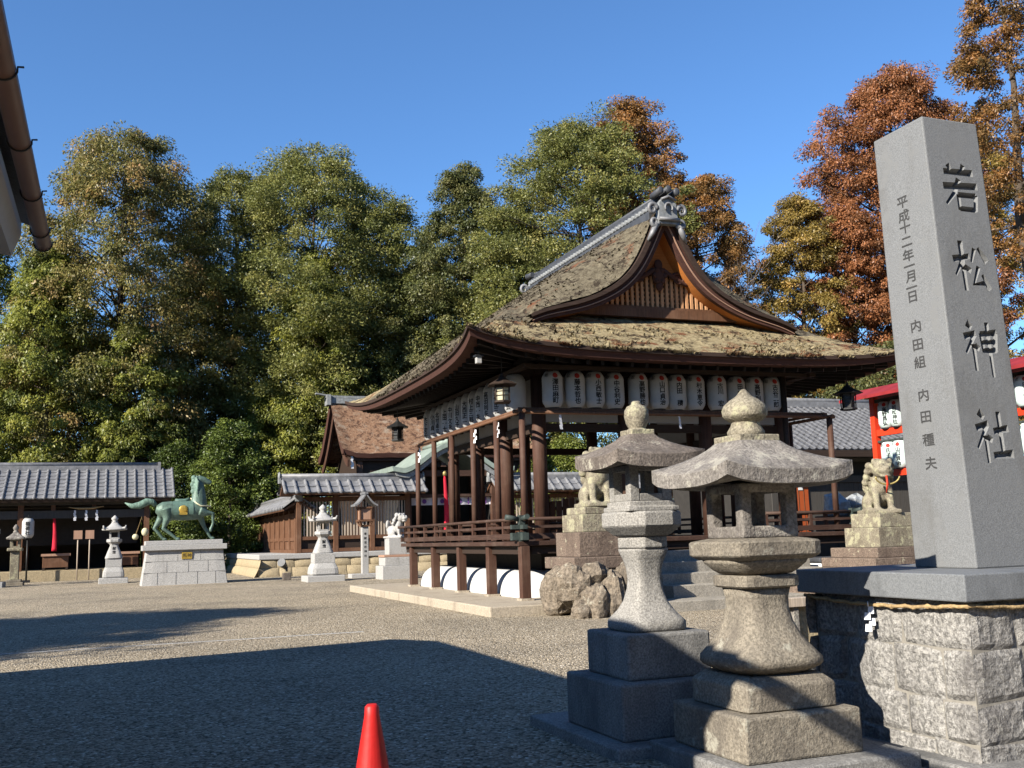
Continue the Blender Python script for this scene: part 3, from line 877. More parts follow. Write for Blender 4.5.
# small lamp box under the front corner
t = thing('eave_lamp', 'small white lamp box under the near roof corner', 'lamp', G(6.0, 17.0, 4.42))
mb = MB(); mb.cbox((0,0,-.06), .10, .10, .12); mb.build('lamp_body', M['greyplaster'], t, bevel=.01)
mb = MB(); mb.cbox((0,0,.06), .15, .15, .03); mb.tube([(0,0,.08),(0,0,.22)], .01, 6); mb.build('lamp_cap', M['black_metal'], t)

# paper streamers
def shide(mb, s=.16, n=4):
    x = 0; z = 0; w = s*.34; h = s*.55
    for k in range(n):
        y = .012*(-1)**k
        mb.add([(x-w/2,y,z),(x+w/2,y+.015,z),(x+w/2+.2*w,y+.01,z-h),(x-w/2+.2*w,y-.012,z-h)], [(0,1,2,3),(3,2,1,0)][:1])
        mb.add([(x-w/2,y+.003,z),(x+w/2,y+.018,z),(x+w/2+.2*w,y+.013,z-h),(x-w/2+.2*w,y-.009,z-h)], [(3,2,1,0)])
        x += w*.35*(1 if k % 2 else -.6); z -= h*.82; w *= 1.08
    mb.tube([(0,0,.0),(0,0,.03)], .004, 4)
def streamer(loc, label, s=.16, rz=PHI, n=4, group='paper streamers under the pavilion eave'):
    mb = MB(); shide(mb, s, n); o = mb.build('paper_streamer', M['shide']); place(o, loc, rz); tag(o, label, 'paper streamer', group); return o
streamer(G(7.75, 17.43, 3.53), 'white zigzag paper streamer hanging from the front lantern rail beside the thick corner column', .15)
streamer(G(10.3, 17.43, 3.53), 'white paper streamer hanging from the front lantern rail behind the ball-topped stone lantern', .13)
streamer(G(6.97, 18.75, 3.52), 'white paper streamer on the side rail beside the second pole from the corner', .16, PHI-PI/2)
streamer(G(6.97, 20.1, 3.52), 'white paper streamer on the side rail beside the third pole from the corner', .15, PHI-PI/2)
streamer(G(6.97, 24.3, 3.5), 'white paper streamer at the far end of the side rail', .18, PHI-PI/2)

# ------------------------------------------------------------------ stone lanterns
def kasa(mb, half, z0, thick, z1, top, lift=.05, n=9, pw=.9):
    """square lantern roof: concave slopes, lifted corners, thick edge"""
    def ring(h, z, lf):
        out = []
        for k in range(4*n):
            s_ = k // n; u = (k % n)/n*2-1
            x, y = [(u,-1),(1,u),(-u,1),(-1,-u)][s_]
            c = abs(u)**3 * lf
            rr = 1 - .05*abs(u)**4
            out.append((h*x*rr, h*y*rr, z + c))
        return out
    rs = []
    K = 8
    for i in range(K+1):
        u = i/K
        rs.append(ring(top + (half-top)*u, z1 - (z1-(z0+thick))*u**pw, lift*u**2))
    rs.append(ring(half*1.0, z0, lift)); rs.append(ring(half*.93, z0-.004, lift*.8)); rs.append(ring(half*.45, z0+.03, 0))
    m = 4*n; vs = [p for r_ in rs for p in r_]; fs = []
    for i in range(len(rs)-1):
        for k in range(m): fs.append((i*m+k, (i+1)*m+k, (i+1)*m+(k+1)%m, i*m+(k+1)%m))
    fs.append(tuple(range(m)))
    b = len(mb.v); mb.add(vs, fs, False)
    for i in range(len(mb.sm)-len(fs), len(mb.sm)-1 - 3*m): mb.sm[i] = True
def firebox(mb, h, z0, z1, post, rim, rnd=False):
    for sx in (-1, 1):
        for sy in (-1, 1):
            mb.cbox((sx*(h-post/2), sy*(h-post/2), z0), post, post, z1-z0)
    for sx in (-1, 1):
        mb.box(min(sx*h, sx*(h-.05))+.002, max(sx*h, sx*(h-.05))-.002, -h+post, h-post, z0, z0+rim); mb.box(min(sx*h, sx*(h-.05))+.002, max(sx*h, sx*(h-.05))-.002, -h+post, h-post, z1-rim*.8, z1)
        mb.box(-h+post, h-post, min(sx*h, sx*(h-.05))+.002, max(sx*h, sx*(h-.05))-.002, z0, z0+rim); mb.box(-h+post, h-post, min(sx*h, sx*(h-.05))+.002, max(sx*h, sx*(h-.05))-.002, z1-rim*.8, z1)
    mb.box(-h+.03, h-.03, -h+.03, h-.03, z0-.02, z0+.015)

# ball-topped lantern, the second from the camera
l1 = thing('stone_lantern', 'tall grey stone lantern with ball finial and clean flared shaft, behind the tan lantern', 'stone lantern', G(3.25, 6.06), group='large stone lanterns by the monument')
mb = MB(); mb.box(-.52,.75,-.56,.80,-.05,.07); mb.build('ground_slab', M['granite_base'], l1, bevel=.012)
mb = MB(); mb.box(-.405,.405,-.405,.405,.07,.40); mb.build('lower_plinth', M['granite_base'], l1, bevel=.015)
mb = MB(); mb.box(-.295,.295,-.295,.295,.40,.675); mb.build('upper_plinth', M['granite_base'], l1, bevel=.018)
mb = MB(); mb.lathe([(.20,.675),(.212,.69),(.212,.735),(.195,.755),(.155,.80),(.12,.86),(.098,.94),(.092,1.0),(.098,1.07),(.115,1.13),(.135,1.18),(.135,1.195)], 32, p=5.5)
mb.build('shaft', M['granite'], l1)
mb = MB(); mb.lathe([(.150,1.195),(.162,1.205),(.162,1.265),(.15,1.275)], 8, rot=PI/8, smooth=False)
mb.lathe([(.152,1.275),(.175,1.285),(.235,1.335),(.242,1.345),(.242,1.425),(.225,1.435)], 8, p=7, rot=PI/8, smooth=False)
mb.lathe([(.195,1.435),(.195,1.465),(.175,1.468),(.175,1.50)], 32, p=12, smooth=False)
mb.build('middle_platform', M['granite'], l1, bevel=.006)
mb = MB(); firebox(mb, .152, 1.50, 1.735, .068, .05); mb.build('firebox', M['granite'], l1, bevel=.006)
mb = MB(); kasa(mb, .335, 1.71, .08, 1.945, .085, .035, pw=.78); mb.build('roof', M['granite_roof'], l1)
mb = MB(); mb.box(-.085,.085,-.085,.085,1.92,1.975); mb.lathe([(.065,1.965),(.075,1.975),(.055,1.985),(.074,2.02),(.084,2.07),(.081,2.105),(.062,2.135),(.036,2.145),(.03,2.165),(.018,2.172)], 20)
mb.build('finial', M['granite_lichen'], l1, bevel=.005)

# broad-roofed tan lantern, nearest the camera
l2 = thing('stone_lantern', 'broad tan stone lantern with onion finial and wide lichened roof, nearest the camera', 'stone lantern', G(3.42, 5.05), group='large stone lanterns by the monument')
mb = MB(); mb.box(-.47,.62,-.52,.50,-.05,.10); mb.build('ground_slab', M['granite_base'], l2, bevel=.015)
mb = MB(); mb.box(-.37,.37,-.37,.37,.10,.335); mb.build('lower_plinth', M['granite_tan'], l2, bevel=.015)
mb = MB(); mb.lathe([(.29,.335),(.295,.345),(.295,.465),(.24,.515)], 40, p=16, smooth=False); mb.build('upper_plinth', M['granite_tan'], l2, bevel=.01)
mb = MB(); mb.lathe([(.21,.515),(.275,.55),(.290,.57),(.288,.60),(.25,.645),(.20,.71),(.165,.79),(.15,.86),(.15,.92),(.162,.975)], 40, p=4.0)
mb.build('shaft', M['granite_tan'], l2)
mb = MB(); mb.lathe([(.175,.975),(.188,.985),(.188,1.035),(.175,1.045)], 40, p=7, smooth=False)
mb.lathe([(.165,1.05),(.195,1.07),(.235,1.11),(.245,1.13)], 40, p=5)
mb.lathe([(.245,1.13),(.276,1.15),(.282,1.158),(.283,1.225),(.274,1.234),(.20,1.25)], 48, p=10, smooth=False)
mb.build('middle_platform', M['granite_tan'], l2)
mb = MB(); firebox(mb, .186, 1.25, 1.555, .070, .066); fuse(mb, 'firebox', M['granite_roof2'], l2, voxel=.009, smooth=6)
mb = MB(); kasa(mb, .43, 1.54, .075, 1.80, .14, .05, pw=.80); mb.build('roof', M['granite_roof2'], l2)
mb = MB(); mb.box(-.135,.135,-.135,.135,1.75,1.835); mb.lathe([(.105,1.835),(.108,1.86),(.085,1.895),(.08,1.915),(.10,1.925),(.128,1.95),(.132,1.985),(.12,2.015),(.085,2.045),(.045,2.07),(.025,2.095),(.012,2.11)], 22)
mb.build('finial', M['granite_lichen'], l2, bevel=.006)

# ------------------------------------------------------------------ the monument
P0 = (4.72, 4.71)
mon = thing('monument_pillar', 'tall square grey granite pillar carved with the shrine name', 'monument', G(4.97, 4.96, 1.03))
hh = .25; tp = .222; HT = 2.80
lx, ly = -.085, .015            # the pillar stands a little out of plumb
mb = MB()
mb.add([(-hh,-hh,0),(hh,-hh,0),(hh,hh,0),(-hh,hh,0),(lx-tp,ly-tp,HT),(lx+tp,ly-tp,HT),(lx+tp,ly+tp,HT),(lx-tp,ly+tp,HT)],
       [(3,2,1,0),(4,5,6,7),(0,1,5,4),(1,2,6,5),(2,3,7,6),(3,0,4,7)])
pil = mb.build('pillar_shaft', M['pillar'], mon, bevel=.009, seg=2)
bpy.context.view_layer.update(); settle(pil, None)
# strokes of the four large characters, drawn on the front face: unit square per character, y up
def stroke(pts, w0, w1):
    """tapering brush stroke as a closed outline"""
    pts = [Vector((p[0], p[1])) for p in pts]; n = len(pts); Lf = []; Rr = []
    for i, p in enumerate(pts):
        d = (pts[min(i+1,n-1)] - pts[max(i-1,0)]).normalized(); nn = Vector((-d.y, d.x))
        w = w0 + (w1-w0)*i/(n-1)
        Lf.append(p + nn*w/2); Rr.append(p - nn*w/2)
    return Lf + Rr[::-1]
def V_cut(mb, pts, w0, w1, depth, fn):
    pts = [Vector((p[0], p[1])) for p in pts]; n = len(pts)
    ring = []
    d0 = (pts[1]-pts[0]).normalized(); d1 = (pts[-1]-pts[-2]).normalized()
    rows = []
    for i, p in enumerate(pts):
        d = (pts[min(i+1,n-1)] - pts[max(i-1,0)]).normalized(); nn = Vector((-d.y, d.x)); w = w0+(w1-w0)*i/(n-1)
        rows.append((p+nn*w/2, p-nn*w/2, p+nn*w*.12, p-nn*w*.12))
    vs = []
    for a, b_, c, e in rows:
        vs += [fn(a, -.01), fn(b_, -.01), fn(e, depth), fn(c, depth)]
    fs = [(0,1,2,3), tuple((n-1)*4+k for k in (3,2,1,0))]
    for i in range(n-1):
        for k in range(4):
            fs.append((i*4+k, (i+1)*4+k, (i+1)*4+(k+1)%4, i*4+(k+1)%4))
    mb.add(vs, fs)
CH = {
 '若': [([(.22,.93),(.30,.79)],.09,.06), ([(.66,.94),(.58,.76)],.09,.06), ([(.08,.77),(.92,.79)],.085,.10),
       ([(.02,.47),(1.0,.52)],.10,.10), ([(.48,.64),(.34,.36),(.06,.10)],.10,.05), ([(.42,.32),(.42,.0)],.075,.07), ([(.42,.31),(.93,.32)],.08,.08), ([(.92,.34),(.86,.0)],.085,.08), ([(.42,.03),(.88,.03)],.075,.075)],
 '松': [([(.28,1.0),(.30,.0)],.10,.075), ([(.02,.62),(.50,.70)],.10,.08), ([(.30,.62),(.06,.30)],.08,.04), ([(.33,.48),(.50,.40)],.08,.08),
       ([(.66,.86),(.54,.58)],.08,.05), ([(.76,.88),(.98,.60)],.06,.11), ([(.72,.50),(.54,.14),(.90,.18)],.08,.08), ([(.80,.34),(.97,.04)],.06,.10)],
 '神': [([(.16,.98),(.29,.88)],.11,.08), ([(.04,.70),(.38,.78)],.10,.08), ([(.36,.76),(.06,.38)],.08,.05), ([(.28,.56),(.29,.04)],.075,.065), ([(.32,.54),(.44,.46)],.08,.08),
       ([(.52,.78),(.56,.40)],.075,.07), ([(.50,.76),(.98,.80)],.08,.10), ([(.94,.80),(.88,.42)],.085,.08), ([(.56,.60),(.90,.62)],.07,.07), ([(.56,.44),(.90,.45)],.075,.075), ([(.72,1.0),(.74,-.08)],.085,.06)],
 '社': [([(.16,.98),(.30,.86)],.11,.08), ([(.04,.66),(.40,.75)],.10,.09), ([(.36,.72),(.04,.28)],.08,.05), ([(.28,.52),(.29,.0)],.075,.065), ([(.32,.50),(.46,.42)],.08,.08),
       ([(.52,.60),(.94,.66)],.09,.10), ([(.70,.98),(.72,.16)],.09,.08), ([(.44,.14),(1.0,.17)],.09,.12)],
}
cut = MB()
def front_fn(cx, cz, s):
    def fn(p, dep):
        x = cx + (p[0]-.5)*s; z = cz + (p[1]-.5)*s*1.12
        u = z/HT
        return (x + lx*u, -hh + (hh-tp+ly)*u + dep, z)
    return fn
for ch, cz in (('若', 2.365), ('松', 1.845), ('神', 1.33), ('社', .78)):
    for pts, w0, w1 in CH[ch]:
        sc = .285
        f0 = front_fn(.015, cz, sc)
        V_cut(cut, pts, w0*1.7, w1*1.7, .042, f0)
side = MB()
M['groove_shade'] = plain('painted_groove_shade', (.05,.05,.05), .9, var=.3, scale=30)  # shade of cut grooves put into the colour of flat surface letters
def left_fn(cz, s):
    def conv(vs, dep):
        out = []
        for vx, vy in vs:
            y = .02 - vx*s; z = cz + vy*s*.80; u = z/HT
            out.append((-hh + (hh-tp+lx)*u + dep, y + ly*u, z))
        return out
    return conv
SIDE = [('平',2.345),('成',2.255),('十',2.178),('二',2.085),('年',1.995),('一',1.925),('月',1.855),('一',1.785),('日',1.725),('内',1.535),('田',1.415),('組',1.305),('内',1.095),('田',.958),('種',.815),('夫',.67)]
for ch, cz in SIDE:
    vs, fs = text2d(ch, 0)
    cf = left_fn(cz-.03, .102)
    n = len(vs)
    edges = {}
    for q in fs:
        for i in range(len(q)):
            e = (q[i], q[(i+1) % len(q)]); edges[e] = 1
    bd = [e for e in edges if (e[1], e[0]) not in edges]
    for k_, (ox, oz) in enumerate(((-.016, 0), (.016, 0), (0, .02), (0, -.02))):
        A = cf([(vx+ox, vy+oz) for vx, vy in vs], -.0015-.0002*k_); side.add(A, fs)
def carve(target, mb, use_self):
    c = mb.build('cutter', None)
    import bmesh
    bm = bmesh.new(); bm.from_mesh(c.data); bmesh.ops.remove_doubles(bm, verts=bm.verts, dist=1e-5); bmesh.ops.recalc_face_normals(bm, faces=bm.faces); bm.to_mesh(c.data); bm.free()
    c.parent = target.parent
    b = target.modifiers.new('carve', 'BOOLEAN'); b.operation = 'DIFFERENCE'; b.solver = 'EXACT'; b.object = c; b.use_self = use_self
    bpy.context.view_layer.update()
    settle(target, None)
    bpy.data.objects.remove(c)
carve(pil, cut, True)
side.build('groove_shade_lettering', M['groove_shade'], mon)

base = thing('monument_base', 'square rubble stone base with a blue grey slab top under the carved pillar', 'stone base', G(4.90, 4.98))
mb = MB(); mb.box(-.725,.80,-.72,.72,.885,1.03); mb.build('slab_top', M['slab'], base, bevel=.008)
wh = .645
mb = MB(); mb.box(-wh+.003, wh+.077, -wh+.003, wh-.003, -.05, .884); mb.build('mortar_core', M['mortar'], base)
rg = random.Random(21)
def stone_face(mb, u0, u1, z0, z1, fn, rg):
    n = 9; P = []
    ox, oz = rg.uniform(0, 50), rg.uniform(0, 50); bulge = rg.uniform(.010, .020)
    sk = [rg.uniform(-.012, .012) for _ in range(4)]
    for j in range(n):
        row = []
        for i in range(n):
            a, b = i/(n-1), j/(n-1)
            # rounded outline
            ax, bx = 2*a-1, 2*b-1
            k = 1 - .05*(ax*ax*bx*bx)
            u = (u0+u1)/2 + ax*(u1-u0)/2*k + sk[0]*bx; z = (z0+z1)/2 + bx*(z1-z0)/2*k + sk[1]*ax
            e = min(1, (1-max(abs(ax), abs(bx)))*4)
            d = bulge*e**.5 - .002 + .009*mnoise.noise(Vector((u*14+ox, z*14, oz)))*e + .003*mnoise.noise(Vector((u*45+ox, z*45, oz)))*e
            row.append(fn(u, z, d))
        P.append(row)
    mb.grid(P, smooth=False)
mb = MB()
rows = [(.03,.13),(.14,.345),(.355,.615),(.625,.875)]
for face in range(4):
    def fn(u, z, d, face=face):
        return [(-wh+.0-d, -u, z), (u, -wh-d, z), (wh+.08+d, u, z), (-u, wh+d, z)][face]
    lim = wh+.08 if face in (1, 3) else wh
    for (z0, z1) in rows:
        u = -wh if face != 3 else -lim
        end = lim
        while u < end-.04:
            w = rg.uniform(.27, .42)
            if end-(u+w) < .18: w = end-u
            stone_face(mb, u+.002, u+w-.002, z0-.003+rg.uniform(-.006,.006), z1+.003+rg.uniform(-.006,.006), fn, rg); u += w
mb.build('rubble_stones', M['rubble'], base)
mb = MB(); mb.box(-.78,.9,-.80,.80,-.05,.05); mb.build('footing', M['granite_base'], base, bevel=.02)
# straw rope and streamer round the base
mb = MB(); q = wh+.045
path = []
for (a, b_) in (((-q,q),(-q,-q)), ((-q,-q),(q+.08,-q)), ((q+.08,-q),(q+.08,q)), ((q+.08,q),(-q,q))):
    for k in range(24):
        u = k/24; path.append((a[0]+(b_[0]-a[0])*u, a[1]+(b_[1]-a[1])*u, .835 + .03*abs(2*u-1)**2 + .004*math.sin(k*2.1)))
path.append(path[0])
mb.tube(path, .0105, 6)
for ph in (0, PI):
    tw = []
    for i, p in enumerate(path):
        tw.append((p[0]+.006*math.cos(i*1.9+ph), p[1]+.006*math.cos(i*1.9+ph), p[2]+.009*math.sin(i*1.9+ph)))
    mb.tube(tw, .006, 5)
o = mb.build('straw_rope', M['rope']); place(o, G(4.90, 4.98)); tag(o, 'thin twisted straw rope tied round the stone base of the pillar', 'rope')
streamer(G(4.90-wh-.075, 5.03, .825), 'white zigzag paper streamer hanging on the rubble base of the pillar', .075, PHI-PI/2, 4, None)

# ------------------------------------------------------------------ red cone, wooden barrier
t = thing('traffic_cone', 'plain red traffic cone standing on the shaded gravel', 'cone', (-.555, 3.93, 0), 0)
mb = MB(); mb.lathe([(.145,.03),(.135,.05),(.028,.66),(.026,.69),(.018,.70)], 28); mb.build('cone_body', M['cone'], t)
mb = MB(); mb.lathe([(.19,0),(.19,.025),(.17,.035),(.13,.036)], 32, p=8, smooth=False); mb.build('cone_foot', M['cone'], t)
t = thing('wooden_barrier', 'low weathered wooden barrier with yellowish panel behind the monument base', 'barrier', G(5.85, 7.85))
mb = MB()
for x in (-.14, .14): mb.cbox((x,0,0), .05, .05, .62)
mb.build('leg', M['granite_roof2'], t)
mb = MB(); mb.box(-.24,.24,-.05,.05,.60,.68); mb.build('rail', M['wood_slat'], t, bevel=.005)
mb = MB(); mb.box(-.20,.20,.03,.05,.12,.60); mb.build('panel', M['podium'], t)
# ------------------------------------------------------------------ tiled roofs
def tile_slope(mb, x0, x1, ye, ze, yr, zr, sp=.44, r=.085, course=.36, caps=True):
    """barrel-tile slope from eave (ye,ze) up to ridge (yr,zr), running along x"""
    E, Rg = Vector((0, ye, ze)), Vector((0, yr, zr)); d = Rg-E; L = d.length; d.normalize()
    nrm = Vector((0, -d.z, d.y)) if d.y > 0 else Vector((0, d.z, -d.y))
    nc = max(2, int(round(L/course))); cl = L/nc
    nx = max(1, int(round((x1-x0)/sp))); dx = (x1-x0)/nx
    for c in range(nc):
        a, b_ = c*cl, (c+1)*cl + .02
        for i in range(nx):
            xa, xb = x0+i*dx, x0+(i+1)*dx
            row = []
            for k in range(5):
                u = k/4; sag = -.030*math.sin(PI*u)
                row.append((xa+(xb-xa)*u, sag))
            P = [[(E + d*a + nrm*(.035+s_)) + Vector((x, 0, 0)) for x, s_ in row], [(E + d*b_ + nrm*(.006+s_)) + Vector((x, 0, 0)) for x, s_ in row]]
            mb.grid(P)
            lip = [[E + d*a + nrm*(.035+s_) + Vector((x,0,0)) for x, s_ in row], [E + d*a + nrm*(-.02+s_) + Vector((x,0,0)) for x, s_ in row]]
            mb.grid(lip, smooth=False)
    for i in range(nx+1):
        x = x0 + i*dx
        for c in range(nc):
            vs = []; n = 7
            for s_, rr in ((c*cl-.012, r), ((c+1)*cl, r*.82)):
                for k in range(n):
                    t_ = PI*k/(n-1)
                    p = E + d*s_ + nrm*(.015 + rr*math.sin(t_)); vs.append((x + rr*math.cos(t_), p.y, p.z))
            mb.add(vs, [(k, k+1, n+k+1, n+k) for k in range(n-1)], True)
            if c == 0:
                mb.add(vs[:n], [tuple(range(n))])
        if caps: mb.ell((x, (E - d*.02 + nrm*.04).y, (E-d*.02+nrm*.04).z), (r*1.15, .035, r*1.15), 10, 6)

# ------------------------------------------------------------------ latticed precinct fence with tiled roof
FZ = .87
pod = thing('fence_podium', 'yellowish masonry podium with pale coping under the latticed fence', 'podium', G(5.4, 41.7))
mb = MB(); mb.box(-.05, 16, -.08, 15, .66, .87); mb.build('coping', M['granite_new'], pod, bevel=.03)
mb = MB(); rg = random.Random(5)
def podface(fn, u0, u1):
    for (z0, z1) in ((.0,.34),(.345,.655)):
        u = u0
        while u < u1-.1:
            w = rg.uniform(.5, .95)
            if u1-(u+w) < .4: w = u1-u
            P = []
            for j in range(5):
                row = []
                for i in range(5):
                    a, b_ = i/4, j/4; e = min(1, (1-max(abs(2*a-1), abs(2*b_-1)))*3)
                    row.append(fn(u+.012+(w-.024)*a, z0+(z1-z0)*b_, .05*e + .02*rg.random()*e))
                P.append(row)
            mb.grid(P); u += w
podface(lambda u, z, d: (u, -d - .25*(1-z/.66)**1.6, z), -.05, 16)
podface(lambda u, z, d: (-d - .25*(1-z/.66)**1.6, u, z), -.3, 13)
mb.box(0.03, 15.9, .03, 12.9, -.05, .66)
mb.build('masonry', M['podium'], pod)
def fence_run(root, x0, x1, zb, zt, step, slat=True, boards=False):
    mb = MB(); mb.box(x0, x1, -.09, .09, zb+.02, zb+.16); mb.box(x0, x1, -.07, .07, zb+.52, zb+.66); mb.box(x0, x1, -.08, .08, zt-.18, zt)
    mb.build('fence_beam', M['wood_fence'], root)
    mb = MB(); x = x0+.1
    if slat:
        while x < x1-.06:
            mb.box(x-.028, x+.028, -.03, .03, zb+.665, zt-.185); x += .128
        mb.build('slats', M['wood_slat'], root)
        mb = MB(); mb.box(x0, x1, .03, .05, zb+.165, zb+.515); mb.build('skirting_board', M['wood_dark'], root)
    else:
        while x < x1-.1:
            mb.box(x-.13, x+.125, -.03+.006*rng.random(), .03, zb+.165, zt-.185); x += .265
        mb.build('boards', M['wood_fence'], root)
    pm_ = MB(); pm_.box(-.1,.1,-.1,.1,zb,zt+.15); pmm = pm_.mesh('fence_post', M['wood_fence'])
    n = max(1, int(round((x1-x0)/step)))
    for k in range(n+1):
        o = link('fence_post', pmm, root, bevel=.01); o.location = (x0+(x1-x0)*k/n, 0, 0)
def fence_roof(root, x0, x1, ze, zr, half, ends=True):
    mb = MB(); tile_slope(mb, x0, x1, -half, ze, -.12, zr, r=.075); tile_slope(mb, x0, x1, half, ze, .12, zr, r=.075); ro = mb.build('tile_roof', M['tile'], root)
    mb = MB(); mb.box(x0-.05, x1+.05, -.13, .13, zr-.08, zr+.14); mb.tube([(x0-.12,0,zr+.2),(x1+.12,0,zr+.2)], .10, 10)
    mb.build('roof_ridge', M['tile'], ro)
    mb = MB(); 
    for x in (x0-.12, x1+.12): mb.ell((x,0,zr+.2), (.06,.15,.17), 12, 8); mb.cbox((x,0,zr-.1), .08, .3, .22)
    mb.build('ridge_end', M['tile_light'], ro)
    mb = MB(); mb.prism([(-half+.03, ze-.035), (0, zr-.03), (half-.03, ze-.035), (half-.06, ze-.10), (0, zr-.12), (-half+.06, ze-.10)], x0+.02, x1-.02, Matrix(((0,1,0,0),(1,0,0,0),(0,0,1,0),(0,0,0,1))))
    mb.build('roof_boards', M['wood_fence'], ro)
fl = thing('lattice_fence', 'latticed timber precinct fence with grey tile roof, between the stone lanterns and the pavilion', 'fence', G(7.0, 42.25, 0))
fence_run(fl, 0, 4.55, FZ, 3.12, 1.52); fence_roof(fl, -.65, 5.15, 3.28, 3.78, .85)
fr = thing('lattice_fence', 'latticed timber precinct fence with grey tile roof, seen between the pavilion columns', 'fence', G(15.9, 42.25, 0))
fence_run(fr, 0, 9.6, FZ, 3.12, 1.6); fence_roof(fr, -.55, 10, 3.28, 3.78, .85)
fs_ = thing('board_fence', 'warm brown boarded fence with its own lower tile roof, running back from the lattice corner', 'fence', G(6.98, 42.5), PHI+PI/2)
fence_run(fs_, 0, 11.8, FZ-.02, 2.5, 1.55, slat=False); fence_roof(fs_, -.35, 12.1, 2.68, 3.05, .62)

# ------------------------------------------------------------------ gate with green copper gable, and the main sanctuary
gate = thing('shrine_gate', 'dark gate porch with arched green copper roof, behind the pavilion columns', 'gate', G(13.6, 43.2))
mb = MB()
K = 40; top = []; bot = []
for i in range(K+1):
    u = -1+2*i/K; x = 2.75*u; au = abs(u)
    z = 4.25 + 1.15*(.5+.5*math.cos(PI*min(1, au/.86)))**.9 + .10*max(0, au-.80)*5
    top.append((x, z))
poly = top + [(x*.985, z-.20) for x, z in reversed(top)]
for i in range(K):
    (xa, za), (xb, zb) = top[i], top[i+1]
    q = [(xa,za),(xb,zb),(xb*.985,zb-.2),(xa*.985,za-.2)]
    mb.prism(q, -1.3, 3.2)
gro = mb.build('copper_roof', M['copper'], gate)
mb = MB()
for i in range(K):
    (xa, za), (xb, zb) = top[i], top[i+1]
    mb.prism([(xa*.95,za-.21),(xb*.95,zb-.21),(xb*.92,zb-.40),(xa*.92,za-.40)], -1.18, -1.05)
mb.build('copper_bargeboard', M['tile_light'], gro)
mb = MB(); mb.tube([(0,-1.4,5.50),(0,3.3,5.50)], .12, 8); mb.cbox((0,-1.42,5.36), .36, .14, .34); mb.build('copper_ridge', M['copper'], gro)
pm_ = MB(); pm_.box(-.13,.13,-.13,.13,.0,4.3); pmm = pm_.mesh('gate_post', M['wood'])
for x in (-1.95, 1.95):
    for y in (-.7, 2.2):
        o = link('gate_post', pmm, gate); o.location = (x, y, 0)
mb = MB(); mb.box(-2.2,2.2,-.8,-.6,3.95,4.2); mb.box(-2.2,2.2,-.78,-.62,3.06,3.18); mb.build('gate_beam', M['wood_x'], gate)
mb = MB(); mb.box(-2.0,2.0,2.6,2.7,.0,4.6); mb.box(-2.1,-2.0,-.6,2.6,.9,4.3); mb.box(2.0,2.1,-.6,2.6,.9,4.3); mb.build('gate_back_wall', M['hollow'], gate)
mb = MB(); P = [[(x, -.55+.03*math.sin(x*9), z) for x in np.linspace(-1.82,1.82,60)] for z in (3.04,2.9,2.72)]; mb.grid(P)
cu = mb.build('shrine_curtain', M['curtain'], None); place(cu, G(13.6, 43.15)); tag(cu, 'pale curtain with dark round crests hung across the gate', 'curtain')
mb = MB()
for x in (-1.2,-.4,.4,1.2):
    mb.add([(x,-.60,2.88)] + [(x+.10*math.cos(a), -.60, 2.88+.10*math.sin(a)) for a in np.linspace(0,2*PI,16)[:-1]], [(0,1+k,1+(k+1)%15) for k in range(15)])
    mb.box(x+.36, x+.42, -.602, -.598, 2.73, 3.03)
mb.build('crest', M['purple'], cu)
def bell_rope(loc, h, label, w=.11, rz=PHI):
    mb = MB(); pts = []; rad = []
    for i in range(14):
        u = i/13; pts.append((.06*math.sin(u*2.2), .0, -h*u)); rad.append(w*(.55+.65*u) if u > .04 else w*.3)
    mb.tube(pts, rad, 10, flat=.5); o = mb.build('bell_rope', M['red_cloth']); place(o, loc, rz); tag(o, label, 'bell rope'); 
    mb = MB()
    mb.ell((0,0,.08), (.10,.10,.12), 12, 8); mb.build('bell', M['brass'], o)
    return o
bell_rope(G(13.25, 42.3, 3.98), 2.4, 'crimson cloth bell rope hanging in the gate behind the pavilion')
sanct = thing('main_sanctuary', 'old shrine hall with sagging rusty bark roof behind the fence', 'shrine building', G(15.5, 53.5))
SX0, SX1 = -5.0, 5.5
mb = MB()
def srf(u):    # from ridge to front eave
    return (-3.4*u, 8.55 - 2.95*(1-(1-u)**1.45))
rowsF = []
for j in range(22):
    u = j/21; y, z = srf(u)
    rowsF.append([(x, y-.0, z + .22*max(0,(abs(x-.25)-4.2)/1.05)**2 + .05*mnoise.noise(Vector((x*2, y*2, 0)))) for x in np.linspace(SX0, SX1, 80)])
mb.grid(rowsF); mb.grid([[(p[0], -p[1], p[2]) for p in r_] for r_ in rowsF])
sro = mb.build('roof', M['bark_roof'], sanct)
mb = MB()
e = rowsF[-1]; mb.grid([e, [(p[0], p[1]+.06, p[2]-.22) for p in e], [(p[0], p[1]+.5, p[2]-.24) for p in e]], smooth=False)
e2 = [r_[0] for r_ in rowsF]; mb.grid([e2, [(p[0]+.05, p[1], p[2]-.30) for p in e2], [(p[0]+.5, p[1], p[2]-.34) for p in e2]], smooth=False)
e3 = [(p[0], -p[1], p[2]) for p in e2]; mb.grid([e3, [(p[0]+.05, p[1], p[2]-.30) for p in e3], [(p[0]+.5, p[1], p[2]-.34) for p in e3]], smooth=False)
e4 = [(p[0], -p[1], p[2]) for p in e]; mb.grid([e4, [(p[0], p[1]-.06, p[2]-.22) for p in e4], [(p[0], p[1]-.5, p[2]-.24) for p in e4]], smooth=False)
mb.build('eave_edge', M['bark_edge'], sro)
mb = MB()
for sg in (-1, 1):
    for k in range(20):
        (ya, za), (yb, zb) = srf(k/20), srf((k+1)/20)
        mb.bar((SX0+.25, sg*ya, za-.5), (SX0+.25, sg*yb, zb-.5), .1, .34)
mb.build('bargeboard', M['wood'], sanct)
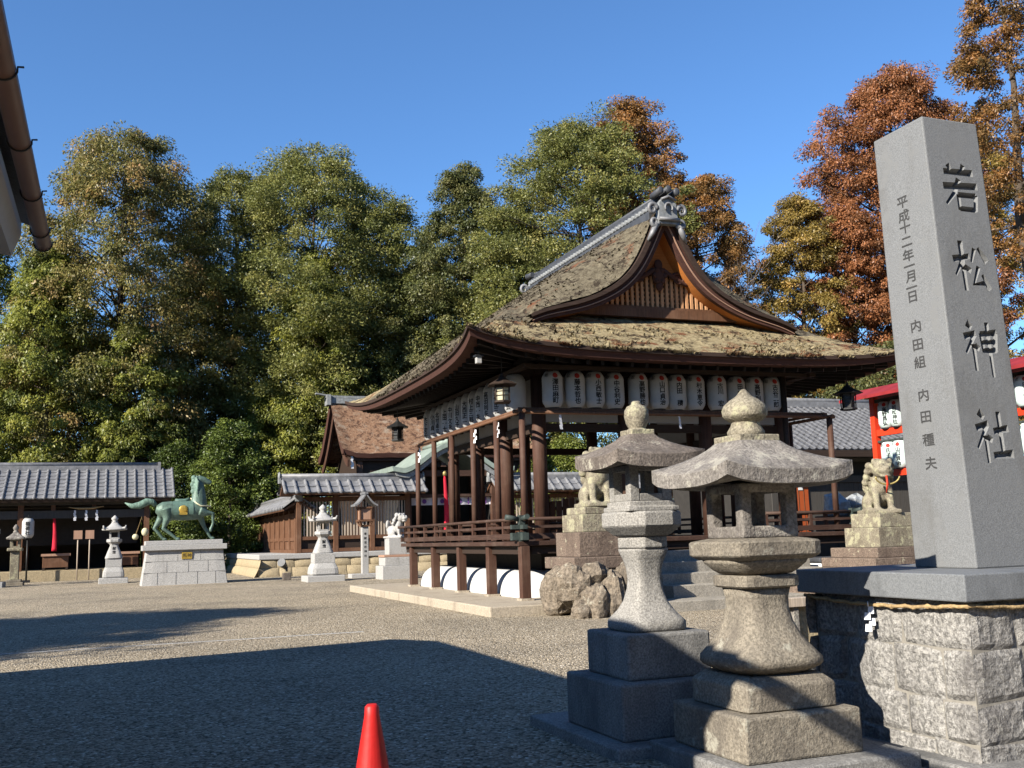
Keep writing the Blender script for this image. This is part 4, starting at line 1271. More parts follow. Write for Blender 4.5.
mb = MB(); mb.box(SX0-.1, SX1+.1, -.22, .22, 8.5, 8.78); mb.box(SX0-.25, SX1+.25, -.16, .16, 8.80, 8.92); mb.cbox((SX0-.1,0,8.4), .2, .7, .55)
mb.bar((SX0-.75,0,9.02),(SX0+.3,0,8.86), .34, .07)
mb.build('ridge', M['tile_light'], sro)
mb = MB(); mb.prism([(-2.9,.9),(2.9,.9),(2.9,5.3),(1.5,6.2),(0,7.6),(-1.5,6.2),(-2.9,5.3)], SX0+1.0, SX1-1.0, Matrix(((0,1,0,0),(1,0,0,0),(0,0,1,0),(0,0,0,1))))
mb.build('wall', M['wood_dark'], sanct)
mb = MB()
for x in np.linspace(SX0+.9, SX1-.9, 5): mb.cbox((x,-2.95,.9), .26, .26, 4.7)
mb.build('column', M['wood'], sanct)
mb = MB(); mb.box(SX0+.5, SX1-.5, -3.2, -2.9, 5.25, 5.55); mb.build('wall_plate', M['wood_x'], sanct)
streamer(G(10.95, 50.2, 5.45), 'white paper streamer under the left eave of the rusty roofed sanctuary', .32, PHI, 4, None)

# ------------------------------------------------------------------ white lantern, wooden lantern, guardian dogs
def granite_lantern(name, label, loc, s, mat, slim=False, group=None, chars='', pw=1.0):
    t = thing(name, label, 'stone lantern', loc, PHI, group)
    if slim:
        mb = MB(); mb.box(-.34,.34,-.34,.34,-.03,.12); mb.box(-.26,.26,-.26,.26,.12,.22); mb.build('plinth', M['granite_tan'], t, bevel=.02)
        mb = MB(); mb.box(-.155,.155,-.155,.155,.22,1.30); mb.build('shaft', M[mat], t, bevel=.015)
        mb = MB(); mb.box(-.27,.27,-.27,.27,1.30,1.42); mb.build('middle_platform', M[mat], t, bevel=.03)
        mb = MB(); firebox(mb, .18, 1.42, 1.74, .09, .07); mb.build('firebox', M[mat], t)
        mb = MB(); kasa(mb, .32, 1.74, .05, 2.02, .08, .03); mb.build('roof', M['granite_roof2'], t)
        mb = MB(); mb.lathe([(.09,2.0),(.10,2.05),(.06,2.08),(.09,2.12),(.11,2.19),(.06,2.27),(.02,2.32)], 16); mb.build('finial', M['granite_roof2'], t)
        return t
    mb = MB(); mb.box(-.69*s*pw,.69*s*pw,-.69*s*pw,.69*s*pw,-.03,.20*s); mb.build('ground_slab', M[mat], t, bevel=.02)
    mb = MB(); mb.lathe([(.48*s*pw,.20*s),(.52*s*pw,.26*s),(.50*s*pw,.44*s),(.41*s*pw,.62*s)], 32, p=9, smooth=False); mb.build('lower_plinth', M[mat], t, bevel=.01)
    mb = MB(); mb.box(-.385*s*pw,.385*s*pw,-.385*s*pw,.385*s*pw,.62*s,.95*s); mb.build('upper_plinth', M[mat], t, bevel=.015)
    mb = MB(); mb.lathe([(.33*s,.95*s),(.325*s,.99*s),(.23*s,1.25*s),(.15*s,1.46*s),(.16*s,1.48*s)], 24, p=7); sh = mb.build('shaft', M[mat], t)
    if chars:
        mb = MB(); column_text(mb, chars, 0, 1.42*s, .13*s, .15*s, lambda x, z: (x, -(.33-.18*(z/s-.95)/.51)*s - .012, z), .02)
        mb.build('lettering', M['ink'], sh)
    mb = MB(); mb.lathe([(.16*s,1.48*s),(.19*s,1.52*s),(.29*s,1.60*s),(.29*s,1.69*s),(.25*s,1.71*s)], 6, smooth=False); mb.build('middle_platform', M[mat], t, bevel=.008)
    mb = MB(); firebox(mb, .19*s, 1.71*s, 2.02*s, .07*s, .06*s); mb.build('firebox', M[mat], t)
    mb = MB()
    prof = [(.10*s,2.36*s),(.16*s,2.28*s),(.26*s,2.19*s),(.40*s,2.115*s),(.47*s,2.11*s),(.46*s,2.05*s),(.22*s,2.03*s)]
    mb.lathe(prof[::-1], 24, p=3); 
    for k in range(4):
        a = PI/4 + k*PI/2
        mb.tube([(.40*s*math.cos(a)*1.1, .40*s*math.sin(a)*1.1, 2.11*s), (.55*s*math.cos(a), .55*s*math.sin(a), 2.13*s), (.59*s*math.cos(a), .59*s*math.sin(a), 2.23*s)], [.06*s,.05*s,.025*s], 6)
    mb.build('roof', M[mat], t)
    mb = MB(); mb.lathe([(.10*s,2.34*s),(.13*s,2.38*s),(.07*s,2.40*s),(.12*s,2.46*s),(.13*s,2.52*s),(.07*s,2.58*s),(.02*s,2.63*s)], 16); mb.build('finial', M[mat], t)
    return t
granite_lantern('stone_lantern', 'new white granite lantern with two black characters, before the lattice fence', G(6.60, 34.9), .97, 'granite_new', chars='献燈', pw=.93)
granite_lantern('stone_lantern', 'white granite lantern on dark plinths, standing left of the bronze horse', G(.05, 42.0), .96, 'granite_new', chars='献燈', pw=.78)
granite_lantern('stone_lantern', 'slim square shafted tan lantern by the left end of the open shrine', G(-3.5, 44.2), 1.0, 'granite_lichen', slim=True)
granite_lantern('stone_lantern', 'half seen white granite lantern cut by the left edge of the picture', G(-4.35, 42.6), .95, 'granite_new')

wl = thing('wooden_lantern', 'wooden lantern with curved gabled roof on a square white inscribed post', 'post lantern', G(8.42, 36.6))
mb = MB(); mb.box(-.55,.5,-.3,.3,-.03,.14); mb.build('base_stone', M['granite_new'], wl, bevel=.02)
mb = MB(); mb.box(-.115,.115,-.115,.115,.14,1.80); po = mb.build('post', M['granite_new'], wl, bevel=.01)
mb = MB(); column_text(mb, '奉献若松神社', 0, 1.62, .10, .155, lambda x, z: (x, -.119, z), .01); mb.build('lettering', M['ink'], po)
mb = MB(); mb.box(-.17,.17,-.17,.17,1.80,1.86); mb.box(-.26,.26,-.26,.26,1.98,2.04)
for sx in (-1,1):
    for sy in (-1,1): mb.bar((sx*.16,sy*.16,1.84),(sx*.23,sy*.23,2.0),.05,.05); mb.cbox((sx*.2,sy*.2,2.04), .05,.05,.42)
mb.box(-.24,.24,-.24,.24,2.44,2.50)
mb.build('lantern_case', M['wood_fence'], wl)
mb = MB(); mb.box(-.185,.185,-.185,.185,2.05,2.43); mb.build('pane', M['wood_pale'], wl)
mb = MB()
tp_ = []
for i in range(17):
    u = -1+i/8; x = .42*u; z = 2.50 + .42*(1-abs(u))**1.5 + .05*max(0,abs(u)-.7)
    tp_.append((x, z))
for i in range(16):
    (xa,za),(xb,zb) = tp_[i], tp_[i+1]
    mb.prism([(xa,za+.07),(xb,zb+.07),(xb,zb),(xa,za)], -.35, .35)
mb.box(-.06,.06,-.38,.38,2.95,3.03)
mb.build('roof', M['tile'], wl)

def guardian(label, loc, rz, s, mat, body_only=False):
    """seated lion-dog facing local -y, base of its seat at z=0"""
    t = thing('guardian_dog', label, 'statue', loc, rz)
    mb = MB()
    mb.ell((0,.16,.26), (.20,.26,.24)); mb.ell((0,-.02,.42), (.19,.20,.30)); mb.ell((0,-.14,.52), (.18,.15,.22))
    for sx in (-1, 1):
        mb.tube([(sx*.12,-.12,.50),(sx*.13,-.20,.28),(sx*.13,-.22,.06)], [.085,.068,.06], 10); mb.ell((sx*.13,-.27,.045), (.075,.10,.05))
        mb.ell((sx*.18,.14,.17), (.09,.19,.17)); mb.ell((sx*.19,-.04,.045), (.07,.14,.05))
        mb.ell((sx*.15,-.27,.93), (.05,.05,.07)); mb.ell((sx*.075,-.44,.86), (.04,.04,.035))
        for k in range(4): mb.ell((sx*(.20+.01*k),-.14+.05*k,.86-.10*k), (.075,.075,.075))
    mb.ell((0,-.24,.80), (.19,.20,.185)); mb.ell((0,-.42,.76), (.135,.11,.085)); mb.ell((0,-.40,.66), (.11,.10,.045)); mb.ell((0,-.50,.80), (.055,.05,.04))
    for k in range(5): mb.ell((.09*math.sin(k*2.1), -.02+.03*k, .92-.11*k), (.10,.10,.09))
    mb.ell((0,.40,.34), (.10,.10,.17)); mb.ell((0,.44,.56), (.11,.08,.16)); mb.ell((.08,.42,.48), (.07,.06,.12)); mb.ell((-.08,.42,.48), (.07,.06,.12))
    mb.box(-.26,.26,-.38,.50,-.03,.05)
    mb.v = [(x*s, y*s, z*s) for x, y, z in mb.v]
    o = fuse(mb, 'body', M[mat], t, voxel=.02*s, smooth=2)
    return t
def pedestal(label, loc, rz, tiers, group=None, rocks=None):
    t = thing('statue_pedestal', label, 'pedestal', loc, rz, group)
    for (w, d, z0, z1, m_) in tiers:
        mb = MB(); mb.box(-w/2, w/2, -d/2, d/2, z0, z1); mb.build('tier', M[m_], t, bevel=.015)
    if rocks:
        rg = random.Random(9)
        for (x, y, z, rx, ry, rz_) in rocks:
            mb = MB(); ox = rg.uniform(0, 99)
            n, m = 20, 13; vs = []
            for i in range(m+1):
                th = PI*i/m
                for k in range(n):
                    a = 2*PI*k/n; dv = Vector((math.sin(th)*math.cos(a), math.sin(th)*math.sin(a), math.cos(th)))
                    q = dv*1.5 + Vector((ox, 0, 0))
                    cell = mnoise.voronoi(q*1.1)[0][0]
                    cell2 = mnoise.voronoi(q*2.6)[0][0]
                    r = .74 + .46*cell + .03*mnoise.noise(dv*5 + Vector((ox,3,1)))
                    vs.append((x+dv.x*rx*r, y+dv.y*ry*r, z+dv.z*rz_*r))
            fs = [((i+1)*n+k, (i+1)*n+(k+1)%n, i*n+(k+1)%n, i*n+k) for i in range(m) for k in range(n)]
            mb.add(vs, fs, False); mb.build('rock', M['rock'], t)
    return t
rk0 = [(-.72,-.45,.46,.38,.34,.36),(-.50,-.78,.16,.30,.30,.34),(-.12,-.82,.24,.24,.28,.44),(.26,-.74,.36,.26,.28,.46),(.66,-.45,.34,.26,.34,.42),(-.85,.0,.34,.34,.4,.40),(.8,.1,.25,.34,.4,.4),(-.78,-.80,.06,.22,.2,.22),(.58,-.80,.10,.2,.2,.24),
      (-.35,-.45,.58,.40,.35,.26),(.35,-.35,.62,.42,.35,.22),(.95,-.75,.12,.3,.26,.26),(-.95,-.62,.12,.28,.28,.24),(.0,.3,.5,.7,.5,.3)]
rk = [(x*.80-.02, y, z*1.06, rx*.86, ry, rz_*1.06) for x, y, z, rx, ry, rz_ in rk0 if abs(x) < .94]
pedestal('tall brown stained pedestal on a mound of rough garden rocks, left of the steps', G(7.55, 15.75), PHI, [(1.35,1.2,.74,.93,'granite_brown'),(1.02,.95,.93,1.33,'granite_brown'),(.82,.82,1.33,1.62,'granite_lichen'),(.68,.74,1.62,1.74,'granite_lichen')], rocks=rk)
guardian('lichen covered stone guardian dog on the rock mound pedestal, half hidden by the lantern', G(7.60, 15.72, 1.77), PHI - R(8), .98, 'granite_lichen')
pedestal('tiered pedestal blotched with yellow lichen, right of the steps', G(13.45, 15.6), PHI, [(2.2,1.9,.32,.55,'granite_brown'),(1.75,1.5,.55,.72,'granite_brown'),(1.45,1.3,.72,.90,'granite_brown'),(1.02,.95,.90,1.26,'granite_lichen'),(.80,.80,1.26,1.52,'granite_lichen')])
gd = guardian('stone guardian dog with curly mane, brass ring and red tongue, before the red lantern rack', G(13.42, 15.6, 1.54), PHI - R(20), 1.0, 'granite_lichen')
mb = MB(); mb.tube([(.22*math.cos(a), -.50-.04*math.sin(a), .64+.14*math.sin(a)) for a in np.linspace(PI, 2*PI, 16)], .016, 6); mb.build('mouth_ring', M['brass'], gd)
mb = MB(); mb.tube([(-.02,-.5,.66),(-.02,-.52,.5),(-.03,-.46,.34)], [.018,.022,.012], 6, flat=.4); mb.build('tongue', M['red_bib'], gd)
mb = MB(); mb.box(-2.4, 2.4, -1.1, 1.3, -.05, .33); o = mb.build('stone_plinth', M['granite_brown'], None, bevel=.03); place(o, G(13.6, 15.7)); tag(o, 'broad low brown stone plinth under the right guardian dog pedestal', 'plinth')
pedestal('clean pale two-tier pedestal of the white guardian dog, beyond the pavilion corner', G(8.95, 34.3), PHI, [(1.15,1.0,-.03,.44,'granite_new'),(.95,.85,.44,.72,'granite_new'),(.6,.6,.80,1.35,'granite_new'),(1.0,.8,.72,.80,'wood_pale')])
guardian('white stone guardian dog beyond the rail at the far pavilion corner', G(9.0, 34.3, 1.38), PHI + R(40), .82, 'granite_new')
pedestal('pale square pedestal of the white guardian dog, seen through the rail', G(14.6, 34.3), PHI, [(.9,.8,-.03,.80,'granite_new'),(.6,.6,.80,1.35,'granite_new')])
guardian('white stone guardian dog seen through the pavilion rail beside the thick column', G(14.6, 34.3, 1.38), PHI - R(40), .80, 'granite_new')
t = thing('floodlight', 'small dark floodlight on a stub stand beside the white lantern', 'floodlight', G(5.75, 37.2))
mb = MB(); mb.cbox((0,0,0), .28,.25,.26); mb.build('stand', M['granite_roof'], t, bevel=.02)
mb = MB(); mb.tube([(0,.1,.42),(-.18,-.16,.60),(-.22,-.22,.63)], [.07,.14,.15], 14); mb.tube([(0,0,.3),(0,0,.45)], .04, 6); mb.build('lamp_head', M['tile_dark'], t)

# ------------------------------------------------------------------ bronze horse on its plinth
hp = thing('horse_plinth', 'large flared plinth of pale granite blocks with small brass plaque', 'plinth', G(2.33, 38.1))
mb = MB(); mb.lathe([(1.43,-.02),(1.41,.1),(1.36,.45),(1.30,.9),(1.27,1.17)], 48, p=30, smooth=False)
mb.v = [(x, y*.62, z) for x, y, z in mb.v]
blk = mb.build('plinth_body', M['granite_new'], hp)
mb = MB()
for z, r_ in ((.42,1.365),(.80,1.315)): mb.box(-r_, r_, -r_*.62-.003, -r_*.62+.02, z-.006, z+.006)
for i, z0, z1 in ((-.9,0,.42),(-.3,0,.42),(.4,0,.42),(1.0,0,.42),(-.6,.42,.8),(.1,.42,.8),(.75,.42,.8),(-.25,.8,1.15),(.5,.8,1.15)):
    for k in range(5):
        za, zb = z0+(z1-z0)*k/5, z0+(z1-z0)*(k+1)/5; yy = -(1.43-.145*(za+zb)/2)*.62
        mb.box(i-.006, i+.006, yy-.004, yy+.02, za, zb)
mb.build('joint', M['granite_base'], blk)
mb = MB(); mb.box(-1.40,1.38,-.90,.90,1.17,1.35); mb.box(-1.30,1.24,-.80,.80,1.35,1.50); mb.build('plinth_top', M['granite_new'], hp, bevel=.015)
mb = MB(); mb.box(-.12,.22,-.835,-.80,.86,1.10); pq = mb.build('plaque', M['gold'], hp)
mb = MB(); 
for ch, x in (('神', .13), ('馬', -.03)):
    vs, fs = text2d(ch, .0); mb.add([(x+vx*.15, -.838, .98+vz*.15) for vx, vz in vs], fs)
mb.build('lettering', M['ink'], pq)
hs = thing('horse_statue', 'green bronze horse stepping out with raised foreleg and flying tail', 'statue', G(2.35, 38.1, 1.50))
mb = MB()
mb.tube([(-.98,0,1.10),(-.80,0,1.07),(-.50,0,1.04),(-.1,0,1.00),(.3,0,1.03),(.55,0,1.05),(.70,0,1.02)], [.12,.28,.335,.315,.335,.29,.13], 20)
mb.ell((-.68,0,1.12), (.30,.27,.22)); mb.ell((.48,0,1.10), (.27,.25,.30))
mb.tube([(.42,0,1.16),(.46,0,1.42),(.46,0,1.68),(.45,0,1.92),(.41,0,2.10)], [.32,.27,.22,.175,.13], 16, flat=.75)
mb.tube([(.34,0,2.06),(.48,0,2.13),(.65,0,2.09),(.80,0,2.02),(.88,0,2.0)], [.10,.145,.115,.085,.055], 14, flat=.72)
mb.ell((.50,0,2.0), (.13,.085,.11))
for sy in (-1, 1):
    mb.tube([(.38,sy*.07,2.16),(.37,sy*.085,2.30)], [.04,.012], 6)
# hind legs
for sy, st_, hk, ft, hf in ((-1, (-.60,-.20,.76), (-.72,-.20,.42), (-.36,-.20,.13), (-.26,-.20,.03)), (1, (-.80,.18,.76), (-1.00,.18,.44), (-.76,.18,.13), (-.68,.18,.03))):
    mb.tube([(-.66,sy*.15,1.08), st_, hk, ft, hf], [.25,.145,.075,.055,.05], 12); mb.ell(hk, (.075,.06,.08)); mb.ell((hf[0]+.02,hf[1],.045), (.09,.075,.06))
# front legs
mb.tube([(.50,-.18,1.0),(.74,-.19,.92),(.92,-.19,.90),(.94,-.19,.58),(.90,-.19,.46),(.86,-.19,.38)], [.19,.11,.075,.05,.05,.05], 12); mb.ell((.86,-.19,.35), (.06,.06,.09))
mb.tube([(.44,.17,1.0),(.56,.17,.72),(.66,.17,.46),(.86,.17,.12),(.93,.17,.04)], [.20,.105,.07,.052,.05], 12); mb.ell((.95,.17,.045), (.09,.07,.055))
body = fuse(mb, 'body', M['bronze'], hs, voxel=.022, smooth=4)
mb = MB()
rgm = random.Random(4)
for i in range(9):
    u = i/8; z = 2.18-.95*u; x = .30 - .03*math.sin(u*5) + .02*u
    mb.ell((x-.03+.03*(i % 2), rgm.uniform(-.03,.03), z), (.10,.07,.10), 10, 8)
    for sy in (-1, 1):
        mb.tube([(x+.05,sy*.06,z),(x+.12,sy*.15,z-.16),(x+.10,sy*.17,z-.34)], [.055,.05,.012], 7)
mb.tube([(.40,0,2.20),(.50,0,2.22),(.58,0,2.12)], [.05,.05,.015], 6)
fuse(mb, 'mane', M['bronze_mane'], hs, voxel=.02, smooth=1)
mb = MB(); mb.tube([(-.98,0,1.22),(-1.10,0,1.36),(-1.28,0,1.36),(-1.52,0,1.24),(-1.78,0,1.22),(-2.0,0,1.34)], [.075,.10,.13,.125,.085,.015], 12, flat=.8)
mb.build('tail', M['bronze_mane'], hs)
mb = MB()
for k in range(2):
    pass
ring = []
P = []
for xx in np.linspace(-.42, .26, 8):
    row = []
    for a in np.linspace(-.45, PI+.45, 20):
        rr = .345; row.append((xx, -rr*1.03*math.cos(a), 1.02 + rr*math.sin(a) + .01))
    P.append(row)
mb.grid(P); mb.tube([(-.35,0,1.40),(-.2,0,1.36),(0,0,1.36),(.15,0,1.45)], [.05,.09,.09,.05], 8)
mb.build('saddle_cloth', M['bronze_dark'], hs)
mb = MB(); mb.tube([(.18,0,1.46),(.36,-.24,1.28),(.50,-.32,1.18),(.72,-.22,1.18),(.86,0,1.16),(.72,.22,1.18),(.50,.32,1.18),(.36,.24,1.28),(.18,0,1.46)], .026, 7); mb.build('breast_cord', M['cord'], hs)
mb = MB()
for sy in (-1, 1): mb.ell((-.08, sy*.36, 1.06), (.155,.03,.15), 12, 8); mb.cbox((-.08, sy*.37-.015, .88), .26, .03, .08)
mb.build('crest', M['gold'], hs)

# ------------------------------------------------------------------ open shrine hall at the left
ls = thing('side_shrine', 'low open shrine hall with grey tile roof and dark interior, left of the bronze horse', 'shrine building', G(-3.0, 49.8))
mb = MB(); tile_slope(mb, -8.5, 5.45, -2.4, 3.45, 0, 4.85, sp=.40, r=.062, course=.33); tile_slope(mb, -8.5, 5.45, 2.4, 3.45, 0, 4.85, sp=.46, course=.6); lro = mb.build('tile_roof', M['tile'], ls)
mb = MB(); mb.box(-8.5, 4.9, -.16, .16, 4.74, 4.98); mb.tube([(-8.5,0,5.03),(4.95,0,5.03)], .11, 10); mb.cbox((4.9,0,4.72), .12, .36, .42); mb.build('roof_ridge', M['tile'], lro)
mb = MB(); mb.prism([(-2.36,3.40),(0,4.80),(2.36,3.40),(2.3,3.28),(0,4.66),(-2.3,3.28)], -8.4, 5.35, Matrix(((0,1,0,0),(1,0,0,0),(0,0,1,0),(0,0,0,1)))); mb.build('roof_boards', M['wood_dark'], lro)
mb = MB(); mb.box(-8.4, 4.5, -2.0, 2.2, -.03, .44); mb.build('stone_floor', M['podium'], ls, bevel=.02)
pm_ = MB(); pm_.box(-.11,.11,-.11,.11,.44,3.4); pmm = pm_.mesh('post', M['wood_fence'])
for x in (-7.6,-.65,4.35):
    for y in (-1.75, 1.9):
        o = link('post', pmm, ls); o.location = (x, y, 0)
mb = MB(); mb.box(-8.2,4.5,-1.84,-1.66,2.62,2.95); mb.box(-8.2,4.5,-1.9,-1.6,3.18,3.36); mb.build('front_beam', M['wood_grey'], ls)
for x in (-3.9, .6, 2.2):
    mb = MB(); mb.cbox((x,-1.75,2.95), .16,.16,.26); mb.build('strut', M['wood_fence'], ls)
mb = MB(); mb.box(-6.5,4.2,1.95,2.05,.44,3.2); mb.box(4.28,4.33,-.2,1.9,.44,3.2); mb.box(-8.2,4.4,-1.5,1.9,3.1,3.15); mb.build('back_wall', M['hollow'], ls)
mb = MB(); mb.box(-6.0,4.0,-.6,-.55,1.5,2.7); mb.build('reed_screen', M['hollow'], ls)
bell_rope(G(-2.37, 48.1, 2.75), 1.5, 'bright red cloth bell rope hanging in the left open shrine', .085)
lp = thing('paper_lantern_post', 'white lettered paper lantern on a thin pole before the left open shrine', 'lantern', G(-3.30, 47.3))
mb = MB(); mb.tube([(0,0,.0),(0,0,1.75)], .035, 6); mb.cbox((0,0,0), .3,.3,.1); mb.build('pole', M['black_metal'], lp)
lb = link('paper_body', LB, lp); lb.location = (0,0,2.22); lb.scale = (1.15,1.15,1.15)
for nm_, me_ in (('top_rim', LC), ('bottom_rim', LC2)):
    o = link(nm_, me_, lp); o.location = (0,0,2.22); o.scale = (1.15,1.15,1.15)
mb = MB(); column_text(mb, '稲荷社', 0, .24, .16, .165, on_cyl(.2, 0), .025); o = mb.build('lettering', M['ink'], lp); o.location = (0,0,2.22); o.scale = (1.15,)*3
for i, D in enumerate((-1.38, -.92)):
    t = thing('notice_sign', ['small tan square notice on a thin stake, left of the pair', 'small tan square notice on a thin stake, right of the pair, nearer the white lantern'][i], 'sign', G(D, 47.4), PHI, 'notice signs before the open shrine')
    mb = MB(); mb.cbox((0,-.03,1.72), .34,.03,.36); mb.build('board', M['wood_pale'], t)
    mb = MB(); mb.tube([(0,0,.0),(0,0,1.75)], .025, 6); mb.build('stake', M['wood_slat'], t)
def offering_box(D, t_, label):
    t = thing('offering_box', label, 'offering box', G(D, t_, .44), PHI, None)
    mb = MB(); mb.box(-.5,.5,-.3,.3,.12,.62); mb.build('box_body', M['wood_fence'], t, bevel=.01)
    mb = MB()
    for k in range(9): mb.box(-.46+k*.105,-.42+k*.105,-.27,.27,.62,.66)
    mb.box(-.56,.56,-.36,-.30,.60,.70); mb.box(-.56,.56,.30,.36,.60,.70); mb.build('slatted_lid', M['wood_pale'], t)
    for x in (-.45,.45):
        mb = MB(); mb.box(x-.05,x+.05,-.3,.3,0,.12); mb.build('leg', M['wood_dark'], t)
offering_box(-2.25, 48.3, 'wooden offering box under the red bell rope')
offering_box(.55, 48.5, 'wooden offering box behind the white lantern in the open shrine')
t = thing('straw_rope_decoration', 'short straw rope with three white paper streamers on the beam of the open shrine', 'rope', G(-1.1, 47.95, 3.02))
mb = MB(); mb.tube([(-.7,-.06,.06),(-.3,-.08,.0),(.2,-.08,.0),(.7,-.06,.08)], [.02,.045,.045,.02], 8); mb.build('straw_twist', M['rope'], t)
for x in (-.45,.0,.42):
    mb = MB(); shide(mb, .23, 4); o = mb.build('streamer', M['shide'], t); o.location = (x,-.1,-.08)
t = thing('pale_hanging_ornament', 'two cream balls hung from a cord at the right post of the open shrine', 'ornament', G(1.15, 47.6, 2.1))
mb = MB(); mb.ell((-.25,0,-.35), (.13,.13,.13)); mb.ell((.14,0,-.15), (.15,.13,.18)); mb.build('ball', M['cord'], t)
mb = MB(); mb.tube([(-.25,0,-.3),(0,0,.5),(.14,0,-.05)], .02, 5); mb.build('cord', M['rope'], t)

# ------------------------------------------------------------------ building and lantern rack at the right
rb = thing('shrine_office', 'dark plank office building with grey tile roof and orange door, right of the pavilion', 'building', G(21.0, 30.0))
mb = MB(); tile_slope(mb, -.05, 11, -.6, 3.98, 3.6, 6.05, sp=.30, r=.06, course=.30, caps=False); tile_slope(mb, -.05, 11, 7.8, 3.98, 3.6, 6.05, sp=.6, r=.06, course=.6, caps=False)
rro = mb.build('tile_roof', M['tile_office'], rb)
mb = MB(); mb.box(-.1,11,3.45,3.75,6.0,6.25); mb.tube([(-.15,3.6,6.3),(11,3.6,6.3)], .1, 8); mb.build('roof_ridge', M['tile'], rro)
mb = MB()
mb.bar((-.14,-.68,3.92),(-.14,3.6,6.04), .10, .22); mb.bar((-.14,7.88,3.92),(-.14,3.6,6.04), .10, .22); mb.build('verge_board', M['plaster'], rro)
mb = MB(); mb.box(-.1,11,-.62,-.5,3.72,3.95); mb.build('fascia', M['wood_dark'], rro)
mb = MB(); mb.prism([(0.25,-.0),(7.0,-.0),(7.0,3.9),(3.6,5.8),(.25,3.9)], .35, 10.6, Matrix(((0,1,0,0),(1,0,0,0),(0,0,1,0),(0,0,0,1)))); mb.build('wall', M['hollow'], rb)
mb = MB(); x = .36
while x < 10.5:
    mb.box(x, x+.20, .20, .245+.012*rng.random(), .1, 2.85); x += .207
mb.build('plank_cladding', M['wood_grey'], rb)
mb = MB(); mb.box(.3,10.6,.13,.245,2.86,3.1); mb.box(.3,10.6,.10,.2,3.6,3.75); mb.build('wall_beam', M['wood_grey'], rb)
mb = MB(); mb.box(.95,1.85,.14,.19,1.0,3.0); dr = mb.build('door', M['wood_door'], rb, bevel=.006)
mb = MB()
for x in (1.2,1.42,1.64): mb.box(x-.008,x+.008,.128,.139,1.0,3.0)
mb.build('door_groove', M['wood_fence'], dr)
mb = MB(); mb.box(1.42,1.60,.12,.127,2.6,2.85); mb.build('notice', M['paper'], dr)
t = thing('plastic_wrapped_box', 'clear plastic wrapped bundle on a dark crate beyond the right end of the rail', 'bundle', G(20.6, 25.4))
mb = MB(); mb.box(-.8,.9,-.5,.5,0,1.62); mb.build('crate', M['wood_dark'], t, bevel=.02)
mb = MB(); mb.ell((-.45,-.1,1.9), (.36,.34,.46), 11, 7, jit=.22); mb.ell((.35,-.1,1.85), (.45,.34,.36), 11, 7, jit=.24); mb.sm = [False]*len(mb.sm); mb.build('plastic_sheet', M['plastic'], t)
t = thing('plastic_bin', 'dark lidded bin with white bag, under the right end of the pavilion deck', 'bin', G(13.0, 16.7))
mb = MB(); mb.box(-.38,.38,-.28,.28,.0,.62); mb.build('bin_body', M['paper'], t, bevel=.03)
mb = MB(); mb.box(-.42,.42,-.32,.32,.625,.72); mb.build('lid', M['tile_dark'], t, bevel=.03)
t = thing('slat_gate', 'short gate of brown upright pickets between the lanterns, behind the pavilion', 'fence', G(12.9, 27.3))
mb = MB(); x = -1.2
while x < .7:
    mb.box(x, x+.16, -.03, .03, .9, 2.30+.05*math.sin(x*7)); x += .205
mb.build('pickets', M['wood_fence'], t)
mb = MB(); mb.box(-1.25,.75,.035,.09,1.1,1.2); mb.box(-1.25,.75,.035,.09,2.0,2.1); mb.build('rail', M['wood'], t)
mb = MB(); mb.cbox((.78,.05,0), .14,.14,2.45); mb.cbox((-1.28,.05,0), .14,.14,2.45); mb.build('post', M['wood'], t)

rack = thing('lantern_rack', 'tall vermilion timber rack with red roof holding rows of paper lanterns', 'rack', G(19.3, 19.2))
ys = [-4.6,-2.6,-.6,1.4,3.15]
pm_ = MB(); pm_.box(-.085,.085,-.085,.085,0,4.75); pmm = pm_.mesh('rack_post', M['vermilion'])
for y in ys:
    o = link('rack_post', pmm, rack); o.location = (0, y, 0)
for z in (3.68, 2.58):
    mb = MB(); mb.box(-.06,.06,ys[0],ys[-1],z,z+.17); mb.build('rack_beam', M['vermilion'], rack)
mb = MB(); mb.box(-.05,.05,ys[0],ys[-1],4.58,4.68); mb.box(-.04,.04,ys[0],ys[-1],3.50,3.56); mb.build('hanging_bar', M['copper_dark'], rack)
mb = MB()
mb.add([(-.75,ys[0]-.4,4.72),(-.75,ys[-1]+.5,4.72),(0,ys[-1]+.5,5.02),(0,ys[0]-.4,5.02),(.75,ys[-1]+.5,4.72),(.75,ys[0]-.4,4.72),
        (-.75,ys[0]-.4,4.64),(-.75,ys[-1]+.5,4.64),(0,ys[-1]+.5,4.94),(0,ys[0]-.4,4.94),(.75,ys[-1]+.5,4.64),(.75,ys[0]-.4,4.64)],
       [(0,1,2,3),(3,2,4,5),(6,9,8,7),(9,11,10,8),(0,6,7,1),(5,4,10,11),(0,3,9,6),(3,5,11,9),(1,7,8,2),(2,8,10,4)])
mb.build('rack_roof', M['red_roof'], rack)
rn = ['高野昌弘','村木工務','若松神社','氏子中','中谷商','山口貞治','内田種夫','古川宏','小西敏']
k = 0
RP = [2.68,2.26,1.0,.5,-1.0,-1.42,-1.86,-2.95,-3.4]
for row, (zc, nmr) in enumerate(((4.22,'upper'),(3.13,'lower'))):
    for i, y in enumerate(RP):
        q = G(19.3, 19.2, zc) + BX*y - AX*.02
        paper_lantern(rn[(i*2+row*3) % 9], 'white paper lantern, %s row of the red rack, %s from its left end' % (nmr, ORD[i]), q, PHI-PI/2 + R(rng.uniform(-12,12)), 'paper lanterns on the red rack', 1.02, ang=R(38), body=LBR)
t = thing('tarp_stack', 'goods under a blue tarp beside the red lantern rack', 'tarp stack', G(18.9, 15.9))
